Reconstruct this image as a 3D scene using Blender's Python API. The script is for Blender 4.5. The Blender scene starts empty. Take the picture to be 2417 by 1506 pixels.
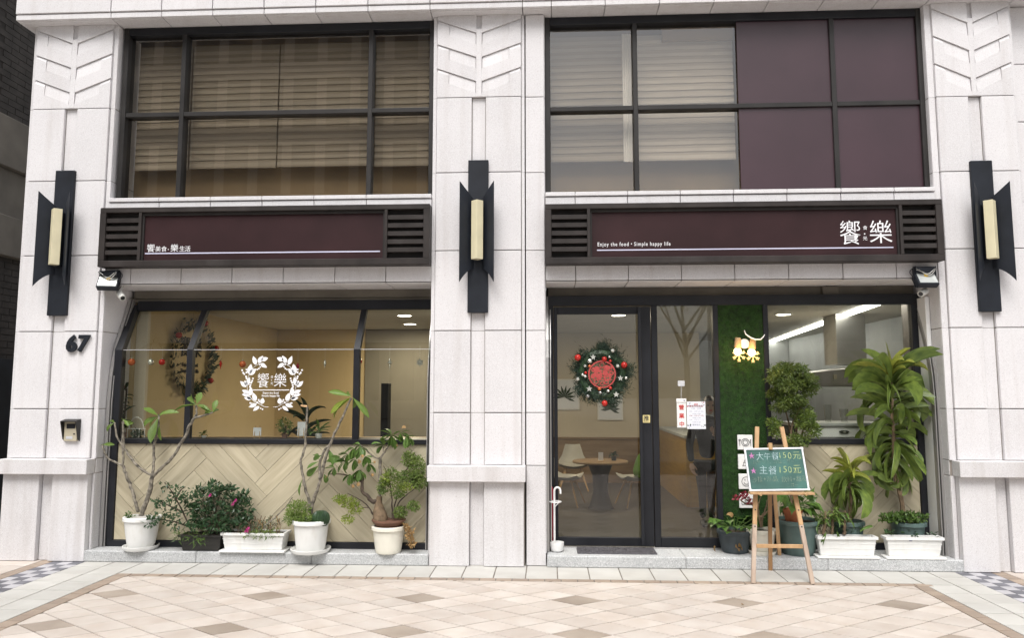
import bpy, bmesh, math, random
from mathutils import Vector, Matrix, Euler
R = math.radians
rnd = random.Random(7)
S = bpy.context.scene
COL = S.collection

# ------------------------------------------------------------------ camera, sky, sun, exposure
cam = bpy.data.cameras.new('camera')
cam.sensor_width = 36
cam.lens = 1720 / 2417 * 36
cam.clip_start = 0.05
cam.clip_end = 800
camo = bpy.data.objects.new('camera', cam)
COL.objects.link(camo)
camo.location = (0, -6.6, 1.54)
camo.rotation_euler = (R(90) + 0.0986, 0.0, 0.0504)
S.camera = camo

w = bpy.data.worlds.new('World')
S.world = w
w.use_nodes = True
nt = w.node_tree
nt.nodes.clear()
sky = nt.nodes.new('ShaderNodeTexSky')
sky.sky_type = 'NISHITA'
sky.sun_disc = False
sky.sun_elevation = R(58)
sky.sun_rotation = R(190)
sky.air_density = 1.0
sky.dust_density = 4.0
sky.ozone_density = 1.0
hs = nt.nodes.new('ShaderNodeHueSaturation')
hs.inputs['Saturation'].default_value = 0.22
bg = nt.nodes.new('ShaderNodeBackground')
bg.inputs['Strength'].default_value = 0.132
wo = nt.nodes.new('ShaderNodeOutputWorld')
nt.links.new(sky.outputs[0], hs.inputs['Color'])
nt.links.new(hs.outputs[0], bg.inputs[0])
nt.links.new(bg.outputs[0], wo.inputs[0])

sun = bpy.data.lights.new('sun', 'SUN')
sun.energy = 1.6
sun.angle = R(32)
sun.color = (1.0, 0.975, 0.94)
suno = bpy.data.objects.new('sun', sun)
COL.objects.link(suno)
suno.rotation_euler = (R(32), 0, R(-10))

S.view_settings.view_transform = 'Standard'
S.view_settings.look = 'None'
S.view_settings.gamma = 1
S.view_settings.use_curve_mapping = False
S.view_settings.exposure = 0.70
S.cycles.max_bounces = 8
S.cycles.transparent_max_bounces = 16
S.cycles.use_denoising = True
S.cycles.sample_clamp_indirect = 6

# ------------------------------------------------------------------ helpers
def tag(o, label=None, cat=None, group=None, kind=None):
    if label: o['label'] = label
    if cat: o['category'] = cat
    if group: o['group'] = group
    if kind: o['kind'] = kind
    return o

def thing(name, label, cat, loc=(0, 0, 0), group=None):
    o = bpy.data.objects.new(name, None)
    o.empty_display_size = 0.1
    COL.objects.link(o)
    o.location = loc
    return tag(o, label, cat, group)

def origin(o):
    v = Vector((0, 0, 0))
    while o is not None:
        v += o.location
        o = o.parent
    return v

def link(name, me, parent=None):
    o = bpy.data.objects.new(name, me)
    COL.objects.link(o)
    if parent is not None:
        o.parent = parent
    return o

class MB:
    """collects shapes in world coordinates and links them as one mesh object"""
    def __init__(s):
        s.v = []; s.f = []
    def add(s, vs, fs):
        n = len(s.v)
        s.v += [tuple(p) for p in vs]
        s.f += [tuple(i + n for i in f) for f in fs]
        return s
    def box(s, x0, x1, y0, y1, z0, z1):
        return s.add([(x0,y0,z0),(x1,y0,z0),(x1,y1,z0),(x0,y1,z0),(x0,y0,z1),(x1,y0,z1),(x1,y1,z1),(x0,y1,z1)],
                     [(0,3,2,1),(4,5,6,7),(0,1,5,4),(1,2,6,5),(2,3,7,6),(3,0,4,7)])
    def hexa(s, a, b):
        """two quads (4 points each), joined into a closed solid"""
        return s.add(list(a) + list(b), [(0,1,2,3),(7,6,5,4),(0,4,5,1),(1,5,6,2),(2,6,7,3),(3,7,4,0)])
    def prism_y(s, pts, y0, y1):
        """polygon of (x,z) points, counter clockwise seen from the front, from y0 (front) to y1"""
        n = len(pts)
        return s.add([(x, y0, z) for x, z in pts] + [(x, y1, z) for x, z in pts],
                     [tuple(range(n)), tuple(range(2*n-1, n-1, -1))] + [(i, i+n, (i+1) % n + n, (i+1) % n) for i in range(n)])
    def prism_z(s, pts, z0, z1):
        n = len(pts)
        return s.add([(x, y, z1) for x, y in pts] + [(x, y, z0) for x, y in pts],
                     [tuple(range(n)), tuple(range(2*n-1, n-1, -1))] + [(i, i+n, (i+1) % n + n, (i+1) % n) for i in range(n)])
    def tube(s, pts, r, n=6, caps=True):
        pts = [Vector(p) for p in pts]
        rs = r if isinstance(r, (list, tuple)) else [r]*len(pts)
        base = len(s.v)
        for i, p in enumerate(pts):
            d = (pts[min(i+1, len(pts)-1)] - pts[max(i-1, 0)])
            if d.length < 1e-9: d = Vector((0,0,1))
            d.normalize()
            u = d.cross(Vector((0.31, 0.95, 0.05)))
            if u.length < 1e-4: u = d.cross(Vector((1,0,0)))
            u.normalize(); v = d.cross(u)
            for k in range(n):
                a = 2*math.pi*k/n
                s.v.append(tuple(p + u*(math.cos(a)*rs[i]) + v*(math.sin(a)*rs[i])))
        for i in range(len(pts)-1):
            for k in range(n):
                a = base+i*n+k; b = base+i*n+(k+1) % n
                s.f.append((a, b, b+n, a+n))
        if caps:
            s.f.append(tuple(base+k for k in range(n-1, -1, -1)))
            e = base+(len(pts)-1)*n
            s.f.append(tuple(e+k for k in range(n)))
        return s
    def lathe(s, c, prof, n=24, caps=True):
        """prof: list of (radius, z) round the vertical axis at c=(x,y)"""
        base = len(s.v)
        for r, z in prof:
            for k in range(n):
                a = 2*math.pi*k/n
                s.v.append((c[0]+r*math.cos(a), c[1]+r*math.sin(a), z))
        for i in range(len(prof)-1):
            for k in range(n):
                a = base+i*n+k; b = base+i*n+(k+1) % n
                s.f.append((a, b, b+n, a+n))
        if caps:
            s.f.append(tuple(base+k for k in range(n-1, -1, -1)))
            e = base+(len(prof)-1)*n
            s.f.append(tuple(e+k for k in range(n)))
        return s
    def ball(s, c, r, n=12, m=8, sz=1.0):
        pr = []
        for j in range(m+1):
            a = -math.pi/2+math.pi*j/m
            pr.append((max(r*math.cos(a), 1e-4), c[2]+sz*r*math.sin(a)))
        return s.lathe(c, pr, n, False)
    def disc_y(s, c, r, t, n=20):
        return s.prism_y([(c[0]+r*math.cos(2*math.pi*k/n), c[2]+r*math.sin(2*math.pi*k/n)) for k in range(n)], c[1], c[1]+t)
    def ring_y(s, c, r0, r1, t, n=28):
        base = len(s.v)
        for k in range(n):
            a = 2*math.pi*k/n
            for rr, y in ((r0, c[1]), (r1, c[1]), (r1, c[1]+t), (r0, c[1]+t)):
                s.v.append((c[0]+rr*math.cos(a), y, c[2]+rr*math.sin(a)))
        for k in range(n):
            a = base+4*k; b = base+4*((k+1) % n)
            for j in range(4):
                s.f.append((a+j, a+(j+1) % 4, b+(j+1) % 4, b+j))
        return s
    def build(s, name, m, parent=None, bevel=0, smooth=False, kind=None, seg=1):
        o0 = origin(parent) if parent is not None else Vector((0,0,0))
        me = bpy.data.meshes.new(name)
        me.from_pydata([tuple(Vector(p)-o0) for p in s.v], [], s.f)
        if bevel:
            b = bmesh.new(); b.from_mesh(me)
            bmesh.ops.recalc_face_normals(b, faces=b.faces)
            bmesh.ops.bevel(b, geom=[e for e in b.edges if len(e.link_faces) == 2 and e.calc_face_angle(0) > 0.5], offset=bevel, segments=seg, affect='EDGES', profile=0.6)
            b.to_mesh(me); b.free()
        else:
            b = bmesh.new(); b.from_mesh(me)
            bmesh.ops.recalc_face_normals(b, faces=b.faces)
            b.to_mesh(me); b.free()
        if smooth:
            me.polygons.foreach_set('use_smooth', [True]*len(me.polygons))
            try: me.set_sharp_from_angle(angle=R(40))
            except Exception: pass
        me.materials.append(m)
        o = link(name, me, parent)
        if kind: o['kind'] = kind
        return o

def Bx(name, m, parent, *a, bevel=0.003):
    return MB().box(*a).build(name, m, parent, bevel)

# ------------------------------------------------------------------ materials
def pm(name, col, rough=0.6, var=0.08, scale=8.0, bump=0.0, bscale=60.0, metal=0.0, spec=0.5, objvar=0.0, col2=None, detail=5, stretch=None, sheen=0):
    m = bpy.data.materials.new(name)
    m.use_nodes = True
    N = m.node_tree.nodes; L = m.node_tree.links
    b = N['Principled BSDF']
    b.inputs['Roughness'].default_value = rough
    b.inputs['Metallic'].default_value = metal
    b.inputs['Specular IOR Level'].default_value = spec
    tc = N.new('ShaderNodeTexCoord')
    mp = N.new('ShaderNodeMapping')
    L.new(tc.outputs['Object'], mp.inputs[0])
    if stretch: mp.inputs['Scale'].default_value = stretch
    nz = N.new('ShaderNodeTexNoise')
    nz.inputs['Scale'].default_value = scale
    nz.inputs['Detail'].default_value = detail
    L.new(mp.outputs[0], nz.inputs['Vector'])
    if objvar:
        oi0 = N.new('ShaderNodeObjectInfo'); va = N.new('ShaderNodeVectorMath'); va.operation = 'MULTIPLY_ADD'
        va.inputs[0].default_value = (37, 53, 71)
        cx = N.new('ShaderNodeCombineXYZ')
        for k_ in range(3): L.new(oi0.outputs['Random'], cx.inputs[k_])
        L.new(cx.outputs[0], va.inputs[1]); L.new(tc.outputs['Object'], va.inputs[2]); L.new(va.outputs[0], mp.inputs[0])
    c2 = col2 or tuple(c*(1-var*2) for c in col)
    c1 = col if col2 else tuple(min(1, c*(1+var)) for c in col)
    mx = N.new('ShaderNodeMix'); mx.data_type = 'RGBA'
    mx.inputs[6].default_value = (*c2, 1); mx.inputs[7].default_value = (*c1, 1)
    rp = N.new('ShaderNodeMapRange')
    rp.inputs[1].default_value = 0.3; rp.inputs[2].default_value = 0.7
    L.new(nz.outputs[0], rp.inputs[0]); L.new(rp.outputs[0], mx.inputs[0])
    out = mx.outputs[2]
    if objvar:
        oi = N.new('ShaderNodeObjectInfo')
        mr = N.new('ShaderNodeMapRange')
        mr.inputs[3].default_value = 1-objvar; mr.inputs[4].default_value = 1+objvar
        L.new(oi.outputs['Random'], mr.inputs[0])
        h2 = N.new('ShaderNodeHueSaturation')
        L.new(out, h2.inputs['Color']); L.new(mr.outputs[0], h2.inputs['Value'])
        out = h2.outputs[0]
    L.new(out, b.inputs['Base Color'])
    if bump:
        bn = N.new('ShaderNodeTexNoise'); bn.inputs['Scale'].default_value = bscale; bn.inputs['Detail'].default_value = 4
        L.new(mp.outputs[0], bn.inputs['Vector'])
        bp = N.new('ShaderNodeBump'); bp.inputs['Strength'].default_value = bump; bp.inputs['Distance'].default_value = 0.01
        L.new(bn.outputs[0], bp.inputs['Height']); L.new(bp.outputs[0], b.inputs['Normal'])
    m['b'] = 1
    return m

def speckle(m, dark, amount=0.35, scale=150, light=None):
    """adds stone speckle on top of a pm() material"""
    N = m.node_tree.nodes; L = m.node_tree.links
    b = N['Principled BSDF']
    src = b.inputs['Base Color'].links[0].from_socket
    tc = N.new('ShaderNodeTexCoord')
    v = N.new('ShaderNodeTexVoronoi'); v.inputs['Scale'].default_value = scale
    L.new(tc.outputs['Object'], v.inputs['Vector'])
    sep = N.new('ShaderNodeSeparateColor'); L.new(v.outputs['Color'], sep.inputs[0])
    for ch, col, lo in ((0, dark, 1-amount), (1, light, 0.75)):
        if col is None: continue
        r = N.new('ShaderNodeMapRange'); r.inputs[1].default_value = lo; r.inputs[2].default_value = lo+0.12
        r.inputs[4].default_value = 0.75
        L.new(sep.outputs[ch], r.inputs[0])
        mx = N.new('ShaderNodeMix'); mx.data_type = 'RGBA'
        L.new(r.outputs[0], mx.inputs[0]); L.new(src, mx.inputs[6]); mx.inputs[7].default_value = (*col, 1)
        src = mx.outputs[2]
    L.new(src, b.inputs['Base Color'])
    return m

def streaks(m, col, lo=0.55, hi=0.8, amount=0.35, sx=9, sz=0.6):
    """weather runs: long vertical noise"""
    N = m.node_tree.nodes; L = m.node_tree.links
    b = N['Principled BSDF']
    src = b.inputs['Base Color'].links[0].from_socket
    ge = N.new('ShaderNodeNewGeometry')
    mp = N.new('ShaderNodeMapping'); mp.inputs['Scale'].default_value = (sx, sx, sz)
    L.new(ge.outputs['Position'], mp.inputs[0])
    nz = N.new('ShaderNodeTexNoise'); nz.inputs['Scale'].default_value = 1; nz.inputs['Detail'].default_value = 6
    L.new(mp.outputs[0], nz.inputs['Vector'])
    r = N.new('ShaderNodeMapRange'); r.inputs[1].default_value = lo; r.inputs[2].default_value = hi; r.inputs[4].default_value = amount
    L.new(nz.outputs[0], r.inputs[0])
    mx = N.new('ShaderNodeMix'); mx.data_type = 'RGBA'
    L.new(r.outputs[0], mx.inputs[0]); L.new(src, mx.inputs[6]); mx.inputs[7].default_value = (*col, 1)
    L.new(mx.outputs[2], b.inputs['Base Color'])
    return m

def glass(name, tint=(0.95,0.97,0.96), boost=1.5, rough=0.0):
    m = bpy.data.materials.new(name); m.use_nodes = True
    N = m.node_tree.nodes; L = m.node_tree.links
    N.clear()
    o = N.new('ShaderNodeOutputMaterial'); mx = N.new('ShaderNodeMixShader')
    t = N.new('ShaderNodeBsdfTransparent'); t.inputs[0].default_value = (*tint, 1)
    g = N.new('ShaderNodeBsdfGlossy'); g.inputs['Roughness'].default_value = rough
    fr = N.new('ShaderNodeFresnel'); fr.inputs[0].default_value = 1.5
    mu = N.new('ShaderNodeMath'); mu.operation = 'MULTIPLY'; mu.inputs[1].default_value = boost; mu.use_clamp = True
    nz = N.new('ShaderNodeTexNoise'); nz.inputs['Scale'].default_value = 1.3; nz.inputs['Detail'].default_value = 1
    bp = N.new('ShaderNodeBump'); bp.inputs['Strength'].default_value = 0.006; bp.inputs['Distance'].default_value = 0.02
    tc = N.new('ShaderNodeTexCoord'); L.new(tc.outputs['Object'], nz.inputs['Vector'])
    L.new(nz.outputs[0], bp.inputs['Height']); L.new(bp.outputs[0], g.inputs['Normal'])
    ge = N.new('ShaderNodeNewGeometry'); iv = N.new('ShaderNodeMath'); iv.operation = 'SUBTRACT'; iv.inputs[0].default_value = 1.0
    L.new(ge.outputs['Backfacing'], iv.inputs[1]); m2 = N.new('ShaderNodeMath'); m2.operation = 'MULTIPLY'
    L.new(fr.outputs[0], mu.inputs[0]); L.new(mu.outputs[0], m2.inputs[0]); L.new(iv.outputs[0], m2.inputs[1]); L.new(m2.outputs[0], mx.inputs[0])
    L.new(t.outputs[0], mx.inputs[1]); L.new(g.outputs[0], mx.inputs[2]); L.new(mx.outputs[0], o.inputs[0])
    return m

def emit(name, col, st):
    m = bpy.data.materials.new(name); m.use_nodes = True
    N = m.node_tree.nodes; L = m.node_tree.links
    b = N['Principled BSDF']
    b.inputs['Base Color'].default_value = (*col, 1)
    b.inputs['Emission Color'].default_value = (*col, 1)
    b.inputs['Emission Strength'].default_value = st
    return m

def leafmat(name, c1, c2, rough=0.45, trans=0.25, scale=14):
    m = pm(name, c1, rough, col2=c2, scale=scale, objvar=0.22, spec=0.4)
    N = m.node_tree.nodes; L = m.node_tree.links
    b = N['Principled BSDF']
    tr = N.new('ShaderNodeBsdfTranslucent')
    L.new(b.inputs['Base Color'].links[0].from_socket, tr.inputs[0])
    ad = N.new('ShaderNodeMixShader'); ad.inputs[0].default_value = trans
    L.new(b.outputs[0], ad.inputs[1]); L.new(tr.outputs[0], ad.inputs[2])
    L.new(ad.outputs[0], N['Material Output'].inputs[0])
    return m

M = {}
M['stone'] = streaks(speckle(pm('pale_granite', (0.665,0.650,0.660), 0.8, 0.03, 2.2, 0.08, 240, objvar=0.045, spec=0.2), (0.46,0.43,0.43), 0.12, 230, (0.74,0.73,0.74)), (0.47,0.43,0.41), lo=0.52, hi=0.78, amount=0.36)
M['stone_base'] = streaks(speckle(pm('base_granite', (0.62,0.605,0.61), 0.8, 0.04, 2.2, 0.08, 240, objvar=0.05, spec=0.2), (0.42,0.39,0.39), 0.13, 230, (0.70,0.69,0.70)), (0.40,0.365,0.345), lo=0.5, hi=0.75, amount=0.45)
M['joint'] = pm('joint_mortar', (0.30,0.27,0.24), 0.9, 0.15, 9)
M['step'] = speckle(pm('step_granite', (0.44,0.45,0.45), 0.7, 0.06, 3, 0.1, 200, objvar=0.05), (0.26,0.26,0.27), 0.30, 190, (0.66,0.66,0.66))
M['black'] = pm('black_metal', (0.014,0.017,0.024), 0.5, 0.2, 5, 0.03, 150, spec=0.3)
M['dkframe'] = pm('charcoal_frame', (0.015,0.016,0.020), 0.45, 0.15, 4, 0.02, 120, spec=0.3)
M['upframe'] = pm('window_frame_grey', (0.028,0.026,0.025), 0.45, 0.15, 4, 0.02, 120, spec=0.3)
M['signframe'] = streaks(pm('sign_frame_brown', (0.034,0.028,0.026), 0.5, 0.18, 5, 0.05, 90, spec=0.3), (0.07,0.065,0.065), amount=0.3, sx=5, sz=3)
M['signdark'] = pm('sign_recess', (0.02,0.017,0.016), 0.8, 0.2, 5)
M['signpanel'] = pm('sign_panel_plum', (0.032,0.013,0.0145), 0.55, 0.15, 2.5, 0.05, 300, spec=0.22)
M['film'] = pm('plum_film', (0.050,0.025,0.033), 0.35, 0.10, 1.5, 0.02, 80)
M['white'] = pm('white_paint', (0.80,0.80,0.79), 0.45, 0.03, 4)
M['letter'] = pm('white_vinyl', (0.82,0.82,0.84), 0.5, 0.02, 4)
M['red'] = pm('red_print', (0.55,0.04,0.035), 0.5, 0.1, 4)
M['ink'] = pm('black_print', (0.03,0.03,0.03), 0.6, 0.1, 4)
M['greyink'] = pm('grey_print', (0.30,0.32,0.42), 0.6, 0.1, 4)
M['steel'] = pm('brushed_steel', (0.42,0.41,0.40), 0.35, 0.08, 3, metal=0.55, stretch=(60,60,1))
M['glass'] = glass('shop_glass', (0.89,0.90,0.87), 2.0)
M['glass_up'] = glass('bronze_glass', (0.935,0.91,0.865), 3.2)
M['plank'] = pm('pale_wood_plank', (0.52,0.465,0.335), 0.5, col2=(0.39,0.34,0.235), scale=2.0, objvar=0.10, detail=8, stretch=(1.2,1,14), bump=0.06, bscale=5)
M['plank_b'] = pm('pale_wood_plank_b', (0.50,0.445,0.32), 0.5, col2=(0.375,0.325,0.225), scale=2.0, objvar=0.10, detail=8, stretch=(1.2,1,14), bump=0.06, bscale=5)
M['cream'] = pm('cream_tube', (0.70,0.64,0.44), 0.4, 0.05, 6)
M['easel'] = pm('beech_wood', (0.56,0.36,0.19), 0.5, col2=(0.42,0.25,0.12), scale=3, stretch=(8,8,0.8), objvar=0.12)
M['easel_dark'] = pm('easel_wood_dark', (0.36,0.20,0.09), 0.5, col2=(0.26,0.14,0.06), scale=3, stretch=(8,8,0.8))
M['worn'] = pm('worn_wood', (0.48,0.38,0.30), 0.6, col2=(0.36,0.27,0.21), scale=3, stretch=(8,8,0.8))
M['board'] = pm('chalkboard_green', (0.055,0.145,0.125), 0.75, 0.25, 4, 0.02, 50, detail=8)
M['alu'] = pm('aluminium', (0.72,0.73,0.76), 0.4, 0.04, 5, metal=0.4)
M['plastic'] = streaks(pm('white_plastic', (0.76,0.76,0.74), 0.45, 0.04, 6, objvar=0.03), (0.50,0.46,0.38), lo=0.52, hi=0.85, amount=0.4, sx=16, sz=5)
M['cream_pot'] = streaks(pm('cream_plastic', (0.78,0.75,0.65), 0.45, 0.04, 6), (0.5,0.46,0.38), amount=0.25, sx=20, sz=4)
M['terra'] = pm('terracotta', (0.40,0.13,0.055), 0.7, 0.15, 8)
M['brownpot'] = pm('brown_clay', (0.17,0.085,0.055), 0.65, 0.2, 8)
M['teal'] = streaks(pm('teal_plastic', (0.085,0.135,0.125), 0.5, 0.15, 6), (0.2,0.2,0.18), amount=0.4, sx=9, sz=3)
M['darkpot'] = streaks(pm('slate_plastic', (0.050,0.066,0.075), 0.5, 0.2, 6), (0.16,0.16,0.15), amount=0.4, sx=9, sz=3)
M['blackpot'] = pm('black_plastic', (0.018,0.017,0.015), 0.5, 0.2, 6)
M['soil'] = pm('soil', (0.06,0.04,0.025), 0.95, 0.4, 40, 0.8, 60)
M['bark'] = pm('grey_bark', (0.225,0.20,0.16), 0.9, 0.4, 30, 0.6, 50)
M['bark_brown'] = pm('brown_bark', (0.20,0.14,0.085), 0.9, 0.3, 18, 0.6, 50)
M['twig'] = pm('dark_twig', (0.075,0.055,0.04), 0.9, 0.3, 18)
M['leaf_plum'] = leafmat('plumeria_leaf', (0.16,0.24,0.045), (0.09,0.16,0.03))
M['leaf_dark'] = leafmat('dark_shrub_leaf', (0.065,0.125,0.05), (0.025,0.06,0.026), 0.35, 0.15)
M['leaf_mid'] = leafmat('mid_green_leaf', (0.125,0.205,0.042), (0.055,0.115,0.025))
M['leaf_lime'] = leafmat('lime_leaf', (0.30,0.36,0.05), (0.16,0.23,0.035))
M['leaf_fern'] = leafmat('fern_leaf', (0.20,0.27,0.06), (0.09,0.15,0.03))
M['leaf_aralia'] = leafmat('aralia_leaf', (0.16,0.21,0.04), (0.055,0.10,0.018))
M['leaf_dra'] = leafmat('dracaena_leaf', (0.185,0.25,0.05), (0.06,0.10,0.024), 0.36, 0.25, scale=5)
M['leaf_dra2'] = leafmat('dracaena_young_leaf', (0.40,0.40,0.075), (0.20,0.26,0.045), 0.4, 0.3)
M['leaf_pothos'] = leafmat('pothos_leaf', (0.13,0.23,0.045), (0.06,0.13,0.03), 0.3)
M['leaf_dry'] = leafmat('dry_leaf', (0.40,0.27,0.12), (0.26,0.15,0.06), 0.8, 0.2)
M['leaf_inside'] = leafmat('indoor_leaf', (0.035,0.075,0.028), (0.015,0.035,0.015), 0.4, 0.1)
M['needle'] = leafmat('fir_needle', (0.035,0.070,0.040), (0.012,0.030,0.020), 0.6, 0.1)
M['turf'] = leafmat('artificial_turf', (0.040,0.125,0.014), (0.018,0.070,0.007), 0.6, 0.15, scale=5)
M['turf_back'] = pm('turf_backing', (0.014,0.045,0.006), 0.9, 0.3, 20)
M['flower'] = pm('magenta_petal', (0.50,0.03,0.22), 0.5, 0.1, 6)
M['flower_red'] = pm('dark_red_petal', (0.22,0.012,0.03), 0.5, 0.1, 6)
M['redball'] = pm('red_bauble', (0.45,0.018,0.012), 0.22, 0.1, 6)
M['orangeball'] = pm('copper_bauble', (0.50,0.11,0.03), 0.25, 0.1, 6)
M['silver'] = pm('silver_bauble', (0.72,0.72,0.66), 0.22, 0.05, 6, metal=0.7)
M['papercut'] = pm('red_papercut', (0.42,0.055,0.05), 0.6, 0.08, 6)
M['tan'] = pm('tan_wall_paint', (0.56,0.44,0.255), 0.85, 0.03, 2)
M['beigewall'] = pm('beige_wall_paint', (0.60,0.53,0.42), 0.85, 0.03, 2)
M['greige'] = pm('greige_wall_paint', (0.20,0.185,0.15), 0.85, 0.05, 2)
M['ceil'] = pm('ceiling_paint', (0.62,0.60,0.55), 0.9, 0.03, 2)
M['wood_in'] = pm('interior_wood', (0.27,0.18,0.10), 0.5, col2=(0.19,0.12,0.06), scale=3, stretch=(0.6,1,6))
M['floor_in'] = pm('interior_floor', (0.075,0.068,0.056), 0.4, col2=(0.052,0.047,0.040), scale=2.5, stretch=(1,8,1))
M['counter'] = pm('yellow_oak', (0.36,0.22,0.045), 0.5, col2=(0.28,0.16,0.03), scale=3, stretch=(1,1,8))
M['grey_in'] = pm('kitchen_grey', (0.42,0.43,0.42), 0.6, 0.05, 3)
M['stainless'] = pm('stainless_hood', (0.42,0.41,0.39), 0.35, 0.08, 3, metal=0.8)
M['dark_in'] = pm('dark_interior', (0.018,0.017,0.016), 0.7, 0.2, 3)
M['mat'] = pm('door_mat_grey', (0.11,0.105,0.115), 0.95, 0.2, 60, 0.6, 200)
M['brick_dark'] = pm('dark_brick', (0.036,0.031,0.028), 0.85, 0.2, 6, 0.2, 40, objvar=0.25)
M['concrete_dark'] = streaks(pm('dark_concrete', (0.15,0.135,0.115), 0.85, 0.12, 3, 0.1, 80), (0.11,0.10,0.085), amount=0.5)  # dark grey brown concrete of the neighbour, with darker vertical streaks
M['skin'] = pm('skin', (0.50,0.33,0.25), 0.6, 0.05, 6)
M['hair'] = pm('dark_hair', (0.02,0.014,0.012), 0.5, 0.2, 30)
M['jacket'] = pm('black_jacket', (0.022,0.02,0.022), 0.8, 0.3, 8, 0.2, 30)
M['trouser'] = pm('dark_trousers', (0.015,0.016,0.02), 0.85, 0.2, 8)
M['umbrella_red'] = pm('red_umbrella_cloth', (0.26,0.012,0.03), 0.7, 0.15, 8)
M['stripe'] = pm('pale_blue_line', (0.62,0.62,0.78), 0.5, 0.03, 4)
M['blind'] = pm('blind_slat', (0.305,0.28,0.24), 0.8, 0.05, 3, objvar=0.06)
M['blind_dark'] = pm('blind_gap_cloth', (0.245,0.22,0.182), 0.85, 0.05, 3)
M['room_tan'] = pm('upper_room_tan', (0.22,0.168,0.105), 0.9, 0.1, 2)
M['blind_pale'] = pm('pale_blind_slat', (0.47,0.44,0.40), 0.8, 0.05, 3, objvar=0.04)
M['blind_pale_cloth'] = pm('pale_blind_cloth', (0.40,0.375,0.34), 0.85, 0.05, 3)
M['cushion'] = pm('green_cushion', (0.10,0.20,0.04), 0.8, 0.15, 9)
M['shell'] = pm('pale_chair_shell', (0.50,0.48,0.43), 0.5, 0.05, 5)
M['pale_wood'] = pm('pale_wood_leg', (0.48,0.31,0.15), 0.5, 0.15, 6)
M['lamp_on'] = emit('lamp_disc', (1.0,0.93,0.80), 14)
M['strip_on'] = emit('strip_light', (1.0,0.98,0.94), 9)
M['bulb_on'] = emit('warm_bulb', (1.0,0.72,0.34), 5)
M['lens'] = pm('dark_lens', (0.02,0.02,0.025), 0.12, 0.1, 6)
M['led'] = pm('yellow_led_chip', (0.75,0.48,0.05), 0.5, 0.05, 6)
M['reflector'] = pm('reflector_bowl', (0.50,0.52,0.50), 0.35, 0.05, 6, metal=0.4)
M['beige_plastic'] = pm('beige_plastic', (0.48,0.43,0.32), 0.5, 0.06, 6)
M['greyplastic'] = pm('camera_grey', (0.60,0.60,0.57), 0.45, 0.04, 6)
M['paper'] = pm('paper', (0.78,0.80,0.86), 0.7, 0.03, 6)
M['yellow'] = pm('yellow_sticker', (0.78,0.66,0.30), 0.6, 0.03, 6)
M['flake'] = pm('snowflake_wood', (0.80,0.62,0.33), 0.6, 0.06, 6)
M['clear'] = glass('tumbler_glass', (0.93,0.94,0.93), 3.0, 0.05)
M['shutter'] = pm('shutter_metal', (0.14,0.125,0.10), 0.5, 0.15, 4)
M['pink_chalk'] = pm('pink_chalk', (0.50,0.20,0.42), 0.9, 0.3, 120)
M['white_chalk'] = pm('white_chalk', (0.62,0.74,0.80), 0.9, col2=(0.18,0.31,0.30), scale=70)
M['yellow_chalk'] = pm('yellow_chalk', (0.58,0.62,0.24), 0.9, col2=(0.17,0.29,0.19), scale=70)
M['tan_chalk'] = pm('tan_chalk', (0.42,0.44,0.32), 0.9, col2=(0.14,0.25,0.21), scale=90)
M['tile'] = streaks(pm('cream_paving', (0.55,0.50,0.455), 0.6, col2=(0.455,0.392,0.345), scale=4.5, objvar=0.07, detail=7, bump=0.05, bscale=70, spec=0.35), (0.46,0.375,0.29), amount=0.35, sx=7, sz=7)
M['tile_dark'] = pm('taupe_paving', (0.35,0.295,0.245), 0.55, col2=(0.26,0.21,0.17), scale=4, objvar=0.08, detail=7, bump=0.05, bscale=70)
M['tile_border'] = pm('border_paving', (0.34,0.27,0.21), 0.6, col2=(0.27,0.21,0.165), scale=5, objvar=0.12, detail=7, bump=0.05, bscale=70)
M['tile_white'] = pm('grey_white_paving', (0.51,0.50,0.47), 0.6, col2=(0.43,0.415,0.385), scale=4, objvar=0.06, detail=7, bump=0.05, bscale=70)
M['tile_grey'] = pm('slate_paving', (0.15,0.15,0.17), 0.6, 0.12, 7, objvar=0.1)
M['tile_pale'] = pm('pale_paving', (0.43,0.42,0.44), 0.6, 0.06, 7, objvar=0.05)
M['grout'] = pm('grout', (0.20,0.175,0.15), 0.95, 0.2, 20)
M['ground'] = pm('street_ground', (0.33,0.31,0.28), 0.9, 0.12, 3)
M['opp_wall'] = pm('opposite_wall', (0.36,0.33,0.30), 0.8, 0.08, 1)
M['opp_win'] = pm('opposite_window', (0.05,0.06,0.07), 0.15, 0.2, 1)

# ------------------------------------------------------------------ text
def text(name, body, m, parent, x, z, y, size, align='LEFT', bold=0.0, ext=0.0015, shear=0.0, rot=0.0, space=1.0, sx=1.0, frame=None):
    c = bpy.data.curves.new('t', 'FONT')
    c.body = body; c.size = size; c.align_x = align; c.offset = bold; c.extrude = ext; c.shear = shear
    c.space_character = space; c.resolution_u = 3
    o = bpy.data.objects.new('t', c); COL.objects.link(o)
    bpy.context.view_layer.update()
    me = bpy.data.meshes.new_from_object(o.evaluated_get(bpy.context.evaluated_depsgraph_get()))
    bpy.data.objects.remove(o); bpy.data.curves.remove(c)
    o0 = origin(parent) if parent is not None else Vector((0,0,0))
    Mx = Matrix.Translation(Vector((x, y, z)) - o0)
    me.transform(Mx @ (frame if frame is not None else Matrix.Rotation(R(90), 4, 'X')) @ Matrix.Rotation(rot, 4, 'Z') @ Matrix.Diagonal((sx, 1, 1, 1)))
    me.materials.clear(); me.materials.append(m)
    me.name = name
    return link(name, me, parent)

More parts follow.
